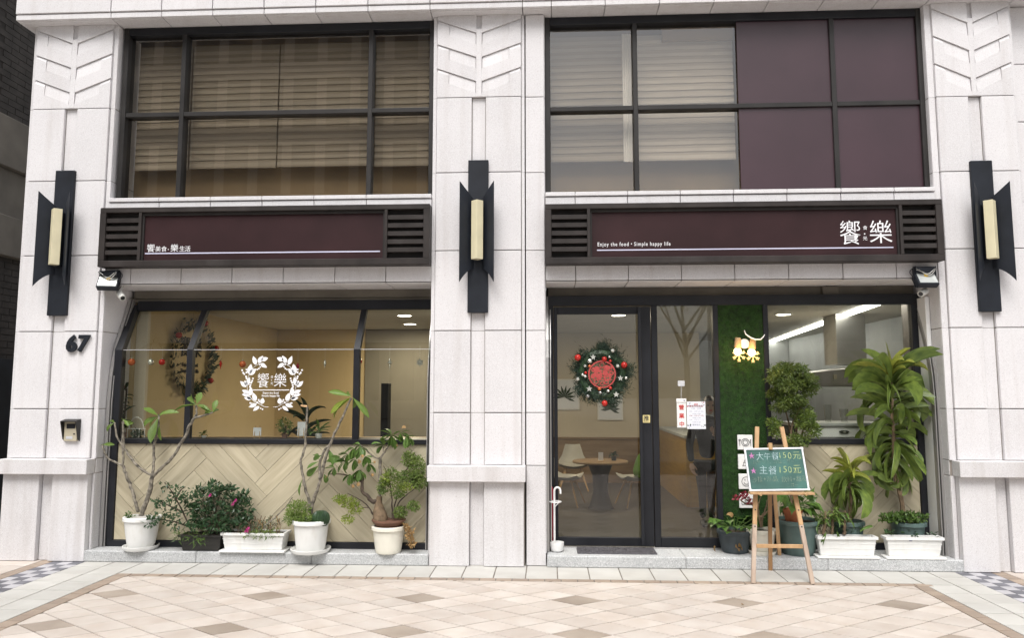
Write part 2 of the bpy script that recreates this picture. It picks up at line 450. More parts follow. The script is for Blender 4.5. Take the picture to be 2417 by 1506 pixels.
# ------------------------------------------------------------------ leaves
def blade_mesh(name, m, prof, droop=0.0, fold=0.12, seg=6, twist=0.0):
    """unit leaf along +X, normal +Z; prof(t) half width"""
    vs, fs = [], []
    x = z = 0.0
    for i in range(seg+1):
        t = i/seg
        a = -droop*t
        if i:
            x += math.cos(a)/seg; z += math.sin(a)/seg
        wd = prof(t)
        tw = twist*t
        nx, nz = -math.sin(a), math.cos(a)
        c, s = math.cos(tw), math.sin(tw)
        up = fold*wd
        vs += [(x+nx*(up+wd*s), wd*c, z+nz*(up+wd*s)), (x, 0, z), (x+nx*(up-wd*s), -wd*c, z+nz*(up-wd*s))]
    for i in range(seg):
        a = 3*i
        fs += [(a, a+1, a+4, a+3), (a+1, a+2, a+5, a+4)]
    me = bpy.data.meshes.new(name); me.from_pydata(vs, [], fs)
    me.polygons.foreach_set('use_smooth', [True]*len(me.polygons))
    me.materials.append(m)
    return me
oval = lambda t: 0.5*math.sin(math.pi*min(1, t*0.97+0.015))**0.8*(1.0-0.25*(0.5-t))
obov = lambda t: 0.5*(math.sin(math.pi*t**1.4*0.98+0.01)**0.9)*0.98+0.01
strap = lambda t: 0.5*min(1, (0.35+2.2*t))*(1-t**3)**0.8
heart = lambda t: 0.5*math.sin(math.pi*(1-(1-t)**1.9)*0.98+0.03)
def put_leaf(me, root, base, d, length, width, roll=0.0, name='leaf', face=0.0):
    """place a leaf mesh: base point, direction, length, width; roll about its own axis"""
    o = link(name, me, root)
    x = Vector(d).normalized()
    y = Vector((0,-face,1)).cross(x)
    if y.length < 0.05: y = Vector((0,-1,0)).cross(x)
    y.normalize(); z = x.cross(y)
    rot = Matrix((x, y, z)).transposed().to_4x4() @ Matrix.Rotation(roll, 4, 'X')
    o.matrix_local = Matrix.Translation(Vector(base)-origin(root)) @ rot @ Matrix.Diagonal((length, width, length, 1))
    return o
def leaf_to(me, root, base, tip, width, roll=0.0, name='leaf'):
    d = Vector(tip)-Vector(base)
    return put_leaf(me, root, base, d, d.length, width, roll, name, 1.3)

def foliage(name, m, root, clumps, size, n, seed=1, aspect=0.45, shell=0.35, droop=0.0, cross=False):
    """many small leaf faces in ellipsoid clumps: (x,y,z,rx,ry,rz)"""
    r = random.Random(seed); mb = MB()
    vol = [c[3]*c[4]*c[5] for c in clumps]; tot = sum(v**0.67 for v in vol)
    for c, v in zip(clumps, vol):
        for _ in range(max(3, int(n*v**0.67/tot))):
            while True:
                q = Vector((r.uniform(-1,1), r.uniform(-1,1), r.uniform(-1,1)))
                if shell < q.length < 1: break
            if r.random() < 0.12: q *= r.uniform(1.0, 1.25)
            p = Vector((c[0]+q.x*c[3], c[1]+q.y*c[4], c[2]+q.z*c[5]))
            d = (q*0.8+Vector((r.uniform(-1,1), r.uniform(-1,1), r.uniform(-1,1)))).normalized()
            d.z -= droop; d.normalize()
            nrm = Vector((r.uniform(-1,1), r.uniform(-1.4,0.6), r.uniform(-.4,1.2)))
            s = d.cross(nrm)
            if s.length < 1e-3: continue
            s.normalize()
            L = size*r.uniform(0.6,1.35); wd = L*aspect*0.5
            k = d.cross(s)*(L*0.12)
            mb.add([p, p+d*L*0.45+s*wd+k, p+d*L, p+d*L*0.45-s*wd+k], [(0,1,2,3)])
    return mb.build(name, m, root, kind='stuff')

def clip_poly(poly, x0, x1, y0, y1):
    for ax, lim, sg in ((0,x0,1),(0,x1,-1),(1,y0,1),(1,y1,-1)):
        out = []
        for i in range(len(poly)):
            a, b = poly[i], poly[(i+1) % len(poly)]
            da, db = (a[ax]-lim)*sg, (b[ax]-lim)*sg
            if da >= 0: out.append(a)
            if da*db < 0:
                t = da/(da-db); out.append((a[0]+(b[0]-a[0])*t, a[1]+(b[1]-a[1])*t))
        poly = out
        if len(poly) < 3: return []
    return poly
def area(p): return abs(sum(p[i][0]*p[(i+1) % len(p)][1]-p[(i+1) % len(p)][0]*p[i][1] for i in range(len(p))))/2
def ccw(p):
    a = sum(p[i][0]*p[(i+1) % len(p)][1]-p[(i+1) % len(p)][0]*p[i][1] for i in range(len(p)))
    return p if a > 0 else p[::-1]
def shrink(p, g):
    """move every edge of a convex polygon inwards by g"""
    p = ccw(p); n = len(p); out = []
    for i in range(n):
        a, b, c = Vector(p[i-1]), Vector(p[i]), Vector(p[(i+1) % n])
        d1, d2 = (b-a), (c-b)
        if d1.length < 1e-6 or d2.length < 1e-6: continue
        d1.normalize(); d2.normalize()
        n1, n2 = Vector((-d1.y, d1.x)), Vector((-d2.y, d2.x))
        k = 1+n1.dot(n2)
        if k < 0.15: k = 0.15
        q = b+(n1+n2)*(g/k)
        out.append((q.x, q.y))
    return out

# ================================================================== GROUND
MB().add([(-150,-150,-0.06),(150,-150,-0.06),(150,150,-0.06),(-150,150,-0.06)], [(0,1,2,3)]).build('ground', M['ground'], kind='structure')
pv = thing('pavement', None, None); pv['kind'] = 'structure'
MB().box(-9, 9, -9, 0.9, -0.05, -0.005).build('bedding', M['grout'], pv)
far = {}
ntile = {}
def paver(name, poly, m, top=0.0, gap=0.0048, see=True):
    poly = ccw(poly)
    if area(poly) < 0.0006: return
    q = shrink(poly, gap)
    if len(q) < 3 or area(q) < 0.0003: return
    h = rnd.uniform(-0.0009, 0.0009)
    if see and ntile.get(name, 0) < 290:
        ntile[name] = ntile.get(name, 0)+1
        MB().prism_z(q, -0.004-0.008, top+h).build(name, m, pv, 0.0012 if area(q) > 0.008 else 0)
    else:
        far.setdefault((name, m.name), (MB(), m))[0].prism_z(q, -0.012, top+h)
FX0, FX1, FY1 = -3.54, 2.88, -0.50
hx, hy = 0.195, 0.127
cells = []
for j in range(-44, 6):
    for i in range(-40, 40):
        if (i+j) % 2: continue
        cx, cy = 0.2+i*hx, -1.02+j*hy
        if cy < -6.4 or cx < FX0-0.3 or cx > FX1+0.3: continue
        cells.append((i, j, cx, cy))
cells.sort(key=lambda c: -c[3])
for i, j, cx, cy in cells:
    p = clip_poly([(cx-hx,cy),(cx,cy-hy),(cx+hx,cy),(cx,cy+hy)], FX0, FX1, -6.5, FY1)
    if not p: continue
    paver('paving_tile', p, M['tile_dark'] if i % 6 == 0 and j % 6 == 0 else M['tile'], see=cy > -1.95)
# brown border round the diamond field
x = FX0-0.12
k = 0
while x < FX1+0.1:
    paver('border_tile', [(x,FY1),(x+0.134,FY1),(x+0.134,FY1+0.085),(x,FY1+0.085)], M['tile_border']); x += 0.134
y = FY1
while y > -6.4:
    for a, b in ((FX0-0.12, FX0), (FX1, FX1+0.11)):
        paver('border_tile', [(a,y-0.134),(b,y-0.134),(b,y),(a,y)], M['tile_border'], see=y > -1.9)
    y -= 0.134
# grey white tiles: one row along the step, two columns at either side
x = -3.66
while x < 2.95:
    paver('kerb_tile', [(x,FY1+0.085),(x+0.266,FY1+0.085),(x+0.266,0.3),(x,0.3)], M['tile_white']); x += 0.266
for x0, x1 in ((-3.93,-3.66),(-4.20,-3.93),(2.99,3.22),(3.22,3.45)):
    y = 0.3
    while y > -6.4:
        paver('kerb_tile', [(x0,y-0.25),(x1,y-0.25),(x1,y),(x0,y)], M['tile_white'], see=y > -1.8); y -= 0.25
# checker strips
for x0 in (-4.50, 3.45):
    for c in range(3):
        for r_ in range(46):
            y = 0.3-r_*0.11
            a = x0+c*0.1
            paver('checker_tile', [(a,y-0.11),(a+0.1,y-0.11),(a+0.1,y),(a,y)], M['tile_grey'] if (c+r_) % 2 else M['tile_pale'], gap=0.0015, see=y > -1.4)
for x0, x1 in ((-4.62,-4.50),(3.75,3.87)):
    y = 0.3
    while y > -6.4:
        paver('border_tile', [(x0,y-0.134),(x1,y-0.134),(x1,y),(x0,y)], M['tile_border'], see=y > -1.2); y -= 0.134
for x0, x1 in ((-5.12,-4.62),(-5.62,-5.12),(3.87,4.37),(4.37,4.87),(4.87,5.37)):
    y = 0.3
    while y > -6.4:
        paver('paving_tile', [(x0,y-0.5),(x1,y-0.5),(x1,y),(x0,y)], M['tile'], see=y > -0.9); y -= 0.5
for (n_, _m), (mb, m) in far.items():
    mb.build(n_, m, pv, kind='stuff')

# ================================================================== SHOP BUILDING
B = thing('shop_building', 'pale granite shop building of two bays with dark shopfronts and tall upper windows', 'building')
ZS = 5.11          # soffit under the cornice
SX = M['stone']

def panel(parent, x0, x1, y0, y1, z0, z1, m=None, g=0.004, bevel=0.0035, name='stone_panel'):
    return Bx(name, m or SX, parent, x0+g, x1-g, y0, y1, z0+g, z1-g, bevel=bevel)

def pillar(x0, x1, g0, g1, js, zb0, zb1, top, core0, core1, side):
    P = bpy.data.objects.new('pillar', None); COL.objects.link(P); P.parent = B
    MB().box(core0+0.004, core1-0.004, 0.034, 0.75, -0.02, ZS).build('core', M['joint'], P)
    rows = [zb1]+js+[top]
    for k in range(len(rows)-1):
        a, b = rows[k], rows[k+1]
        if k < len(rows)-2:
            panel(P, x0, g0, 0.0, 0.034, a, b); panel(P, g1, x1, 0.0, 0.034, a, b)
            panel(P, g0, g1, 0.030, 0.0345, a, b, g=0.002, bevel=0.001)
        for s0, s1 in ((core0, x0), (x1, core1)):
            if s1-s0 > 0.012:
                panel(P, s0, s1, 0.022, 0.0345, a, b, g=0.001, bevel=0.001)
        # jamb faces in the reveal
        for xx, sg in ((core0, -1), (core1, 1)):
            if side in (0, sg):
                Bx('jamb_panel', SX, P, *(sorted((xx, xx-sg*0.02))), 0.035, 0.60, a+0.004, b-0.004, bevel=0.002)
    # base: thicker slabs
    for a, b in ((x0-0.02, g0), (g1, x1+0.02)):
        panel(P, a, b, -0.035, 0.034, 0.001, zb0, M['stone_base'], g=0.003)
    panel(P, g0, g1, 0.012, 0.0345, 0.001, zb0, M['stone_base'], g=0.001)
    for s0, s1 in ((core0, x0-0.02), (x1+0.02, core1)):
        if s1-s0 > 0.012: panel(P, s0, s1, 0.024, 0.0345, 0.001, zb0, M['stone_base'], g=0.001, bevel=0.001)
    for xx, sg in ((core0, -1), (core1, 1)):
        if side in (0, sg):
            Bx('jamb_panel', M['stone_base'], P, *(sorted((xx, xx-sg*0.02))), 0.035, 0.60, 0.102, zb0-0.004, bevel=0.002)
            Bx('jamb_panel', M['stone_base'], P, *(sorted((xx, xx-sg*0.02))), 0.035, 0.60, zb0+0.004, zb1-0.004, bevel=0.002)
    # belt course
    Bx('belt', M['stone_base'], P, x0-0.035, x1+0.035, -0.095, 0.033, zb0, zb1, bevel=0.004)
    # chevron relief
    a, H, wd = js[-1]+0.004, top-js[-1]-0.004, x1-x0
    Bx('chevron_back', SX, P, x0+0.002, x1-0.002, 0.024, 0.0348, a, top, bevel=0)
    c = (g0+g1)/2; sw = wd*0.033
    MB().box(c-sw, c+sw, -0.001, 0.0242, a, top-0.17*H).build('chevron_stem', SX, P, 0.002)
    for sg in (-1, 1):
        xo = x0+0.004 if sg < 0 else x1-0.004
        xi = c+sg*sw
        X = lambda u: xo+(xi-xo)*u
        line = lambda k, u: top-H*(0.05+0.297*k)-H*0.165*u
        for k in range(-1, 3):
            def up(u):
                if k < 0: return top-0.001
                return line(k, u)-(0.045*H if u < 0.3 else 0.145*H)
            lo = (lambda u: line(k+1, u)) if k < 2 else (lambda u: a)
            pts = [(X(0), lo(0)), (X(1), lo(1)), (X(1), up(1)), (X(0.3), up(0.31)), (X(0.299), up(0.29)), (X(0), up(0))]
            if k < 0: pts = [(X(0), lo(0)), (X(1), lo(1)), (X(1), top-0.001), (X(0), top-0.001)]
            mb = MB()
            pp = ccw(pts)
            mb.prism_y(pp, 0.0, 0.0242)
            if k >= 0:      # sloping floor of the pocket above this block
                for u0, u1, d in ((0.02, 0.295, 0.045), (0.305, 0.985, 0.145)):
                    q = [(X(u0), 0.0015, line(k,u0)-d*H), (X(u1), 0.0015, line(k,u1)-d*H), (X(u1), 0.0135, line(k,u1)-0.004*H), (X(u0), 0.0135, line(k,u0)-0.004*H)]
                    mb.hexa(q, [(p[0], 0.0239, p[2]) for p in q])
            mb.build('chevron_block', SX, P, 0)
    return P

pillar(-5.00, -4.228, (-4.672+-4.666)/2, (-4.553+-4.549)/2,
       [1.374, 2.096, 2.820, 3.547, 4.266], 0.784, 0.918, ZS, -5.035, -4.185, 0)
pillar(-1.047, -0.245, (-0.714+-0.704)/2, (-0.586+-0.582)/2,
       [1.344, 2.089, 2.832, 3.572, 4.300], 0.740, 0.879, ZS, -1.082, -0.215, -1)
pillar(3.54, 4.235, (3.830+3.823)/2, (3.939+3.933)/2,
       [1.385, 2.097, 2.804, 3.513, 4.215], 0.804, 0.939, ZS, 3.482, 4.26, 0)
# flanking stone strip at the right of the middle pillar
SW = bpy.data.objects.new('stone_strip', None); COL.objects.link(SW); SW.parent = B
MB().box(-0.205, -0.034, 0.04, 0.75, -0.02, ZS-0.003).build('core', M['joint'], SW)
zz = [0.001, 0.875, 1.345, 2.088, 2.829, 3.565, 4.294, ZS-0.004]
for k in range(7):
    panel(SW, -0.208, -0.030, 0.012, 0.041, zz[k], zz[k+1], M['stone_base'] if k == 0 else SX, g=0.003)
    Bx('jamb_panel', SX if k else M['stone_base'], SW, -0.045, -0.026, 0.043, 0.60, max(zz[k], 0.102)+0.003, zz[k+1]-0.003, bevel=0.002)
# wall going on to the right of the right pillar
WR = bpy.data.objects.new('side_wall', None); COL.objects.link(WR); WR.parent = B
MB().box(4.255, 7.6, 0.13, 0.7, -0.02, ZS).build('core', M['joint'], WR)
zz = [0.001, 1.0, 1.75, 2.5, 3.25, 4.0, 4.55, ZS-0.003]
for k in range(7):
    for q in range(4):
        panel(WR, 4.262+q*0.8, 5.062+q*0.8, 0.10, 0.135, zz[k], zz[k+1])

# cornice: fascia blocks with a lip and a soffit
CO = bpy.data.objects.new('cornice', None); COL.objects.link(CO); CO.parent = B
MB().box(-5.09, 7.6, -0.09, 0.8, ZS+0.03, ZS+1.2).build('core', M['joint'], CO)
xs = [-5.14, -4.19, -3.69, -3.19, -2.69, -2.19, -1.69, -1.10, -0.23, 0.04, 0.54, 1.04, 1.54, 2.04, 2.54, 3.04, 3.50, 4.27, 4.8, 5.4, 6.0, 6.6, 7.6]
for a, b in zip(xs, xs[1:]):
    panel(CO, a, b, -0.125, -0.085, ZS+0.062, ZS+1.2)
    panel(CO, a, b, -0.115, -0.085, ZS+0.002, ZS+0.060, g=0.003)
    panel(CO, a, b, -0.084, 0.29, ZS-0.002, ZS+0.031, g=0.003)
Bx('fascia_return', SX, CO, -5.139, -5.095, -0.084, 0.8, ZS+0.004, ZS+1.2)

# upper window bays
def upper_bay(xa, xb, cols_px, ztop, zbot, ztr, film_from=None):
    W_ = bpy.data.objects.new('upper_window', None); COL.objects.link(W_); W_.parent = B
    f = M['upframe']
    Bx('frame', f, W_, xa, xa+0.05, 0.075, 0.20, zbot, ztop)
    Bx('frame', f, W_, xb-0.045, xb, 0.075, 0.20, zbot, ztop)
    Bx('frame', M['dkframe'], W_, xa+0.05, xb-0.045, 0.078, 0.20, ztop-0.075, ztop)
    Bx('frame', f, W_, xa+0.05, xb-0.045, 0.08, 0.19, zbot, zbot+0.02)
    for c in cols_px:
        Bx('mullion', f, W_, c-0.022, c+0.022, 0.08, 0.19, zbot+0.02, ztop-0.075)
    ed = [xa+0.05]+cols_px+[xb-0.045]
    for k in range(len(ed)-1):
        a = ed[k]+(0.022 if k else 0); b = ed[k+1]-(0.022 if k < len(ed)-2 else 0)
        Bx('transom', f, W_, a, b, 0.083, 0.187, ztr-0.022, ztr+0.022)
        for z0, z1 in ((zbot+0.02, ztr-0.022), (ztr+0.022, ztop-0.075)):
            MB().box(a+0.001, b-0.001, 0.135, 0.141, z0+0.001, z1-0.001).build('pane', M['glass_up'], W_)
    return W_
UZ = 3.404
UL = upper_bay(-4.165, -1.085, [(-3.546+-3.567)/2, (-1.698+-1.709)/2], ZS-0.003, UZ-0.03, 4.223)
UR = upper_bay(-0.024, 3.482, [(0.827+0.833)/2, (2.637+2.694)/2], ZS-0.003, UZ-0.03, 4.200)
XF = (1.788+1.792)/2
for a, b in ((XF, XF+0.9), (XF+0.9, 3.44)):
    Bx('plum_panel', M['film'], UR, a+0.001, b-0.001, 0.105, 0.125, UZ-0.01, ZS-0.078, bevel=0.001)
# rooms behind the upper windows
MB().box(-4.16, 3.48, 0.36, 0.40, UZ-0.03, ZS).build('upper_back_wall', M['room_tan'], B)
MB().box(-4.16, 3.48, 0.20, 0.62, UZ-0.05, UZ-0.03).build('upper_floor', M['room_tan'], B)
MB().box(-4.16, 3.48, 0.20, 0.62, ZS, ZS+0.02).build('upper_ceiling', M['room_tan'], B)

# sill ledges over the signs, lintels below them
def ledge(xa, xb, px):
    L_ = bpy.data.objects.new('sill_ledge', None); COL.objects.link(L_); L_.parent = B
    MB().box(xa, xb, 0.05, 0.6, 2.56, UZ-0.035).build('core', M['joint'], L_)
    for a, b in zip(px, px[1:]):
        panel(L_, a, b, -0.012, 0.20, UZ-0.075, UZ-0.032, g=0.0025)
        panel(L_, a, b, 0.0, 0.052, UZ-0.32, UZ-0.077, g=0.003)
def lintel(xa, xb, px):
    L_ = bpy.data.objects.new('lintel', None); COL.objects.link(L_); L_.parent = B
    for a, b in zip(px, px[1:]):
        panel(L_, a, b, 0.03, 0.07, 2.548, 3.0, g=0.0035)
        panel(L_, a, b, 0.034, 0.44, 2.535, 2.546, g=0.003)
lx = [-4.185+k*0.4975 for k in range(7)]; lx[-1] = -1.082; lx[0] = -4.185
ledge(-4.185, -1.082, lx); lintel(-4.185, -1.082, [-4.185, -3.95, -3.46, -2.97, -2.48, -1.99, -1.51, -1.082])
lx = [-0.026, 0.25, 0.73, 1.21, 1.69, 2.17, 2.65, 3.12, 3.482]
ledge(-0.026, 3.482, lx); lintel(-0.026, 3.482, lx)

# roller shutter housings, rails
for xa, xb in ((-4.165, -1.085), (-0.022, 3.48)):
    SH = bpy.data.objects.new('roller_shutter', None); COL.objects.link(SH); SH.parent = B
    Bx('housing', M['shutter'], SH, xa+0.02, xb-0.02, 0.442, 0.47, 2.455, 2.56)
    Bx('bottom_bar', M['shutter'], SH, xa+0.03, xb-0.03, 0.425, 0.475, 2.425, 2.450, bevel=0.004)
    Bx('slot_lining', M['dark_in'], SH, xa+0.0, xb-0.0, 0.50, 0.54, 2.40, 2.56, bevel=0)
    for xs_, sg in ((xa, 1), (xb, -1)):
        pts = [(0.13, 0.102), (0.13, 1.45), (0.145, 1.68), (0.175, 1.85), (0.225, 2.02), (0.29, 2.18), (0.355, 2.33), (0.40, 2.45)]
        for nm, m_, o0, o1, d0, d1 in (('rail_flange', M['steel'], -0.012, 0.020, 0.0, 0.012), ('rail_groove', M['dark_in'], 0.020, 0.034, 0.012, 0.02), ('rail_flange', M['steel'], 0.034, 0.042, 0.0, 0.012), ('rail_side', M['steel'], 0.0, 0.042, 0.02, 0.06)):
            if xs_ == -1.085 or xs_ == -0.022: m_ = M['steel'] if m_ is M['steel'] else m_
            mb = MB()
            for (ya, za), (yb, zb) in zip(pts, pts[1:]):
                x0_, x1_ = sorted((xs_+sg*o0, xs_+sg*o1))
                mb.hexa([(x0_,ya+d0,za),(x1_,ya+d0,za),(x1_,ya+d1,za),(x0_,ya+d1,za)], [(x0_,yb+d0,zb),(x1_,yb+d0,zb),(x1_,yb+d1,zb),(x0_,yb+d1,zb)])
            mb.build(nm, m_, SH)
Bx('shutter_bracket', M['shutter'], B, 2.600, 2.750, 0.40, 0.44, 2.406, 2.53, bevel=0.004)

# granite steps
ST = thing('step', None, None); ST['kind'] = 'structure'
for xa, xb, n_ in ((-4.225, -1.07, 3), (-0.025, 3.60, 3)):
    for k in range(n_):
        a, b = xa+(xb-xa)*k/n_, xa+(xb-xa)*(k+1)/n_
        Bx('step_slab', M['step'], ST, a+0.0008, b-0.0008, -0.03 if xa < -1 else -0.028, 0.52, 0.0, 0.10, bevel=0.008)

# ---------------- left shopfront (leans back above the joint)
SF = bpy.data.objects.new('left_shopfront', None); COL.objects.link(SF); SF.parent = B
Y0, Y1, ZJ, ZT = 0.16, 0.43, 1.93, 2.335
f = M['dkframe']
XL, XR = -4.135, -1.09
Bx('base_rail', f, SF, XL, XR, Y0-0.01, Y0+0.06, 0.1005, 0.158)
Bx('frame_stile', f, SF, XL, -4.062, Y0-0.014, Y0+0.06, 0.158, ZJ)
MB().hexa([(XL,Y0-0.014,ZJ),(-4.062,Y0-0.014,ZJ),(-4.062,Y0+0.06,ZJ),(XL,Y0+0.06,ZJ)], [(XL,Y1-0.014,ZT+0.06),(-4.09,Y1-0.014,ZT+0.06),(-4.09,Y1+0.06,ZT+0.06),(XL,Y1+0.06,ZT+0.06)]).build('frame_stile', f, SF)
Bx('sill_rail', f, SF, -4.062, XR, Y0-0.018, Y0+0.30, 1.048, 1.092)
Bx('head_rail', f, SF, -4.09, XR, Y1-0.02, Y1+0.05, ZT, 2.43)
for c in (-3.402, -1.800):
    Bx('mullion', f, SF, c-0.028, c+0.028, Y0-0.012, Y0+0.05, 1.092, ZJ)
    MB().hexa([(c-0.028,Y0-0.012,ZJ),(c+0.028,Y0-0.012,ZJ),(c+0.028,Y0+0.05,ZJ),(c-0.028,Y0+0.05,ZJ)], [(c-0.035,Y1-0.012,ZT),(c+0.021,Y1-0.012,ZT),(c+0.021,Y1+0.05,ZT),(c-0.035,Y1+0.05,ZT)]).build('mullion', f, SF)
for a, b in ((-4.062, -3.430), (-3.374, -1.828), (-1.772, XR)):
    MB().box(a+0.001, b-0.001, Y0+0.012, Y0+0.020, 1.093, ZJ-0.002).build('pane', M['glass'], SF)
    MB().hexa([(a+0.001,Y0+0.012,ZJ+0.002),(b-0.001,Y0+0.012,ZJ+0.002),(b-0.001,Y0+0.020,ZJ+0.002),(a+0.001,Y0+0.020,ZJ+0.002)], [(a-0.02,Y1+0.012,ZT),(b-0.008,Y1+0.012,ZT),(b-0.008,Y1+0.020,ZT),(a-0.02,Y1+0.020,ZT)]).build('pane', M['glass'], SF)
    Bx('glass_joint', M['alu'], SF, a, b, Y0+0.008, Y0+0.022, ZJ-0.002, ZJ+0.003, bevel=0)

def herringbone(parent, x0, x1, z0, z1, y, wdt, n, ox, oz, name='plank'):
    """herringbone of wdt x n*wdt planks turned by 45 degrees, clipped to the rectangle"""
    MB().box(x0, x1, y+0.008, y+0.05, z0, z1).build('plank_backing', M['joint'], parent)
    c = math.sqrt(0.5)
    span = int((x1-x0+z1-z0)/wdt)+2*n+4
    for i in range(-span, span):
        for j in range(-span, span):
            kk = (i-j) % (2*n)
            if kk == 0: r_ = (i, j, n, 1)
            elif kk == n: r_ = (i, j-n+1, 1, n)
            else: continue
            a, b, pw, ph = r_
            poly = []
            for u, v in ((a,b),(a+pw,b),(a+pw,b+ph),(a,b+ph)):
                u *= wdt; v *= wdt
                poly.append((ox+(u-v)*c, oz+(u+v)*c))
            p = clip_poly(poly, x0, x1, z0, z1)
            if not p or area(p) < 0.0008: continue
            q = shrink(p, 0.0016)
            if len(q) < 3: continue
            o = MB()
            cx = sum(t[0] for t in q)/len(q); cz = sum(t[1] for t in q)/len(q)
            # each plank mesh is built along its own axis so that the grain follows it
            ang = R(45) if pw > ph else R(135)
            ca, sa = math.cos(-ang), math.sin(-ang)
            loc = [((px-cx)*ca-(pz-cz)*sa, (px-cx)*sa+(pz-cz)*ca) for px, pz in q]
            o.prism_y(ccw(loc), rnd.uniform(-0.0008, 0.0008), 0.0085)
            me_o = o.build(name, M['plank'] if pw > ph else M['plank_b'], None, 0.0009)
            me_o.parent = parent
            me_o.location = Vector((cx, y, cz))-origin(parent)
            me_o.rotation_euler = (0, -ang, 0)
DL = bpy.data.objects.new('left_dado', None); COL.objects.link(DL); DL.parent = B
herringbone(DL, -4.060, XR, 0.160, 1.046, Y0+0.004, 0.165, 5, -2.62, 0.10)

# ---------------- right shopfront: door, side light, turf wall, kitchen window
RF = bpy.data.objects.new('right_shopfront', None); COL.objects.link(RF); RF.parent = B
Y = 0.36
Bx('head_rail', f, RF, 0.0, 3.50, Y-0.004, Y+0.07, 2.352, 2.45)
Bx('frame_stile', f, RF, 0.005, 0.045, Y-0.01, Y+0.06, 0.1005, 2.352)
Bx('frame_stile', f, RF, 1.552, 1.600, Y-0.012, Y+0.06, 0.1005, 2.352)
Bx('frame_stile', f, RF, 2.020, 2.066, Y-0.012, Y+0.06, 0.1005, 2.352)
Bx('frame_stile', f, RF, 3.385, 3.475, Y-0.012, Y+0.06, 0.1005, 2.352)
Bx('sill_rail', f, RF, 2.066, 3.385, Y-0.014, Y+0.30, 1.050, 1.100)
Bx('base_rail', f, RF, 2.066, 3.385, Y-0.01, Y+0.06, 0.1005, 0.16)
MB().box(2.067, 3.384, Y+0.014, Y+0.022, 1.101, 2.351).build('pane', M['glass'], RF)
DR_ = bpy.data.objects.new('right_dado', None); COL.objects.link(DR_); DR_.parent = B
herringbone(DR_, 2.068, 3.383, 0.162, 1.048, Y+0.004, 0.165, 5, 2.62, 0.2)
# white painted reveal at the far right
Bx('white_reveal', M['white'], B, 3.440, 3.478, 0.20, Y-0.014, 0.102, 2.40, bevel=0.002)
# sliding door leaf
DO = bpy.data.objects.new('door', None); COL.objects.link(DO); DO.parent = B
Yd = Y-0.02
Bx('door_stile', f, DO, 0.047, 0.082, Yd, Yd+0.045, 0.112, 2.34)
Bx('door_stile', f, DO, 0.870, 0.965, Yd, Yd+0.045, 0.112, 2.34)
Bx('door_rail', f, DO, 0.082, 0.870, Yd+0.001, Yd+0.044, 0.112, 0.190)
Bx('door_rail', f, DO, 0.082, 0.870, Yd+0.001, Yd+0.044, 2.270, 2.34)
MB().box(0.083, 0.869, Yd+0.018, Yd+0.026, 0.191, 2.269).build('pane', M['glass'], DO)
HB = MB().box(0.838, 0.866, Yd-0.075, Yd-0.040, 0.135, 2.325).build('handle', M['dkframe'], DO, 0.003)
MB().box(0.845, 0.860, Yd-0.041, Yd, 0.42, 0.45).box(0.845, 0.860, Yd-0.041, Yd, 2.00, 2.03).build('handle_mount', M['dkframe'], HB)
# fixed side light
SLT = bpy.data.objects.new('side_light', None); COL.objects.link(SLT); SLT.parent = B
Bx('frame_stile', f, SLT, 0.972, 1.030, Y-0.008, Y+0.05, 0.1005, 2.352)
Bx('frame_rail', f, SLT, 1.030, 1.552, Y-0.006, Y+0.05, 0.1005, 0.192)
MB().box(1.031, 1.551, Y+0.014, Y+0.022, 0.193, 2.351).build('pane', M['glass'], SLT)
Bx('threshold', M['steel'], B, 0.0, 1.60, Y-0.06, Y-0.025, 0.1002, 0.108, bevel=0.002)
# artificial turf wall
TW = bpy.data.objects.new('turf_wall', None); COL.objects.link(TW); TW.parent = B
MB().box(1.601, 2.019, Y+0.0, Y+0.03, 0.101, 2.351).build('turf_backing', M['turf_back'], TW)
mb = MB(); r_ = random.Random(3)
for _ in range(15000):
    px, pz = r_.uniform(1.604, 2.016), r_.uniform(0.104, 2.348)
    L = r_.uniform(0.012, 0.024); a = r_.uniform(0, 6.28); t = r_.uniform(0.25, 0.9)
    d = Vector((math.cos(a)*t, -1, math.sin(a)*t-0.25)).normalized()*L
    s = Vector((r_.uniform(-1,1), 0, r_.uniform(-1,1))).normalized()*0.0016
    p = Vector((px, Y+0.001, pz))
    mb.add([p-s, p+s, p+d], [(0,1,2)])
mb.build('turf_blades', M['turf'], TW, kind='stuff')

# ---------------- interior
RM = thing('interior', None, None); RM['kind'] = 'structure'
CZ = 2.47
MB().box(-4.3, 4.5, Y+0.09, 7.3, 0.04, 0.1003).build('interior_floor', M['floor_in'], RM)
MB().box(-4.3, 4.5, 0.53, 7.3, CZ, CZ+0.06).build('interior_ceiling', M['ceil'], RM)
MB().box(-4.3, 4.5, 7.2, 7.3, 0.1, CZ).build('interior_back_wall', M['beigewall'], RM)
MB().box(-4.24, -4.14, 0.49, 7.2, 0.1, CZ).build('interior_side_wall', M['tan'], RM)
MB().box(4.40, 4.50, 0.40, 7.2, 0.1, CZ).build('interior_side_wall', M['grey_in'], RM)
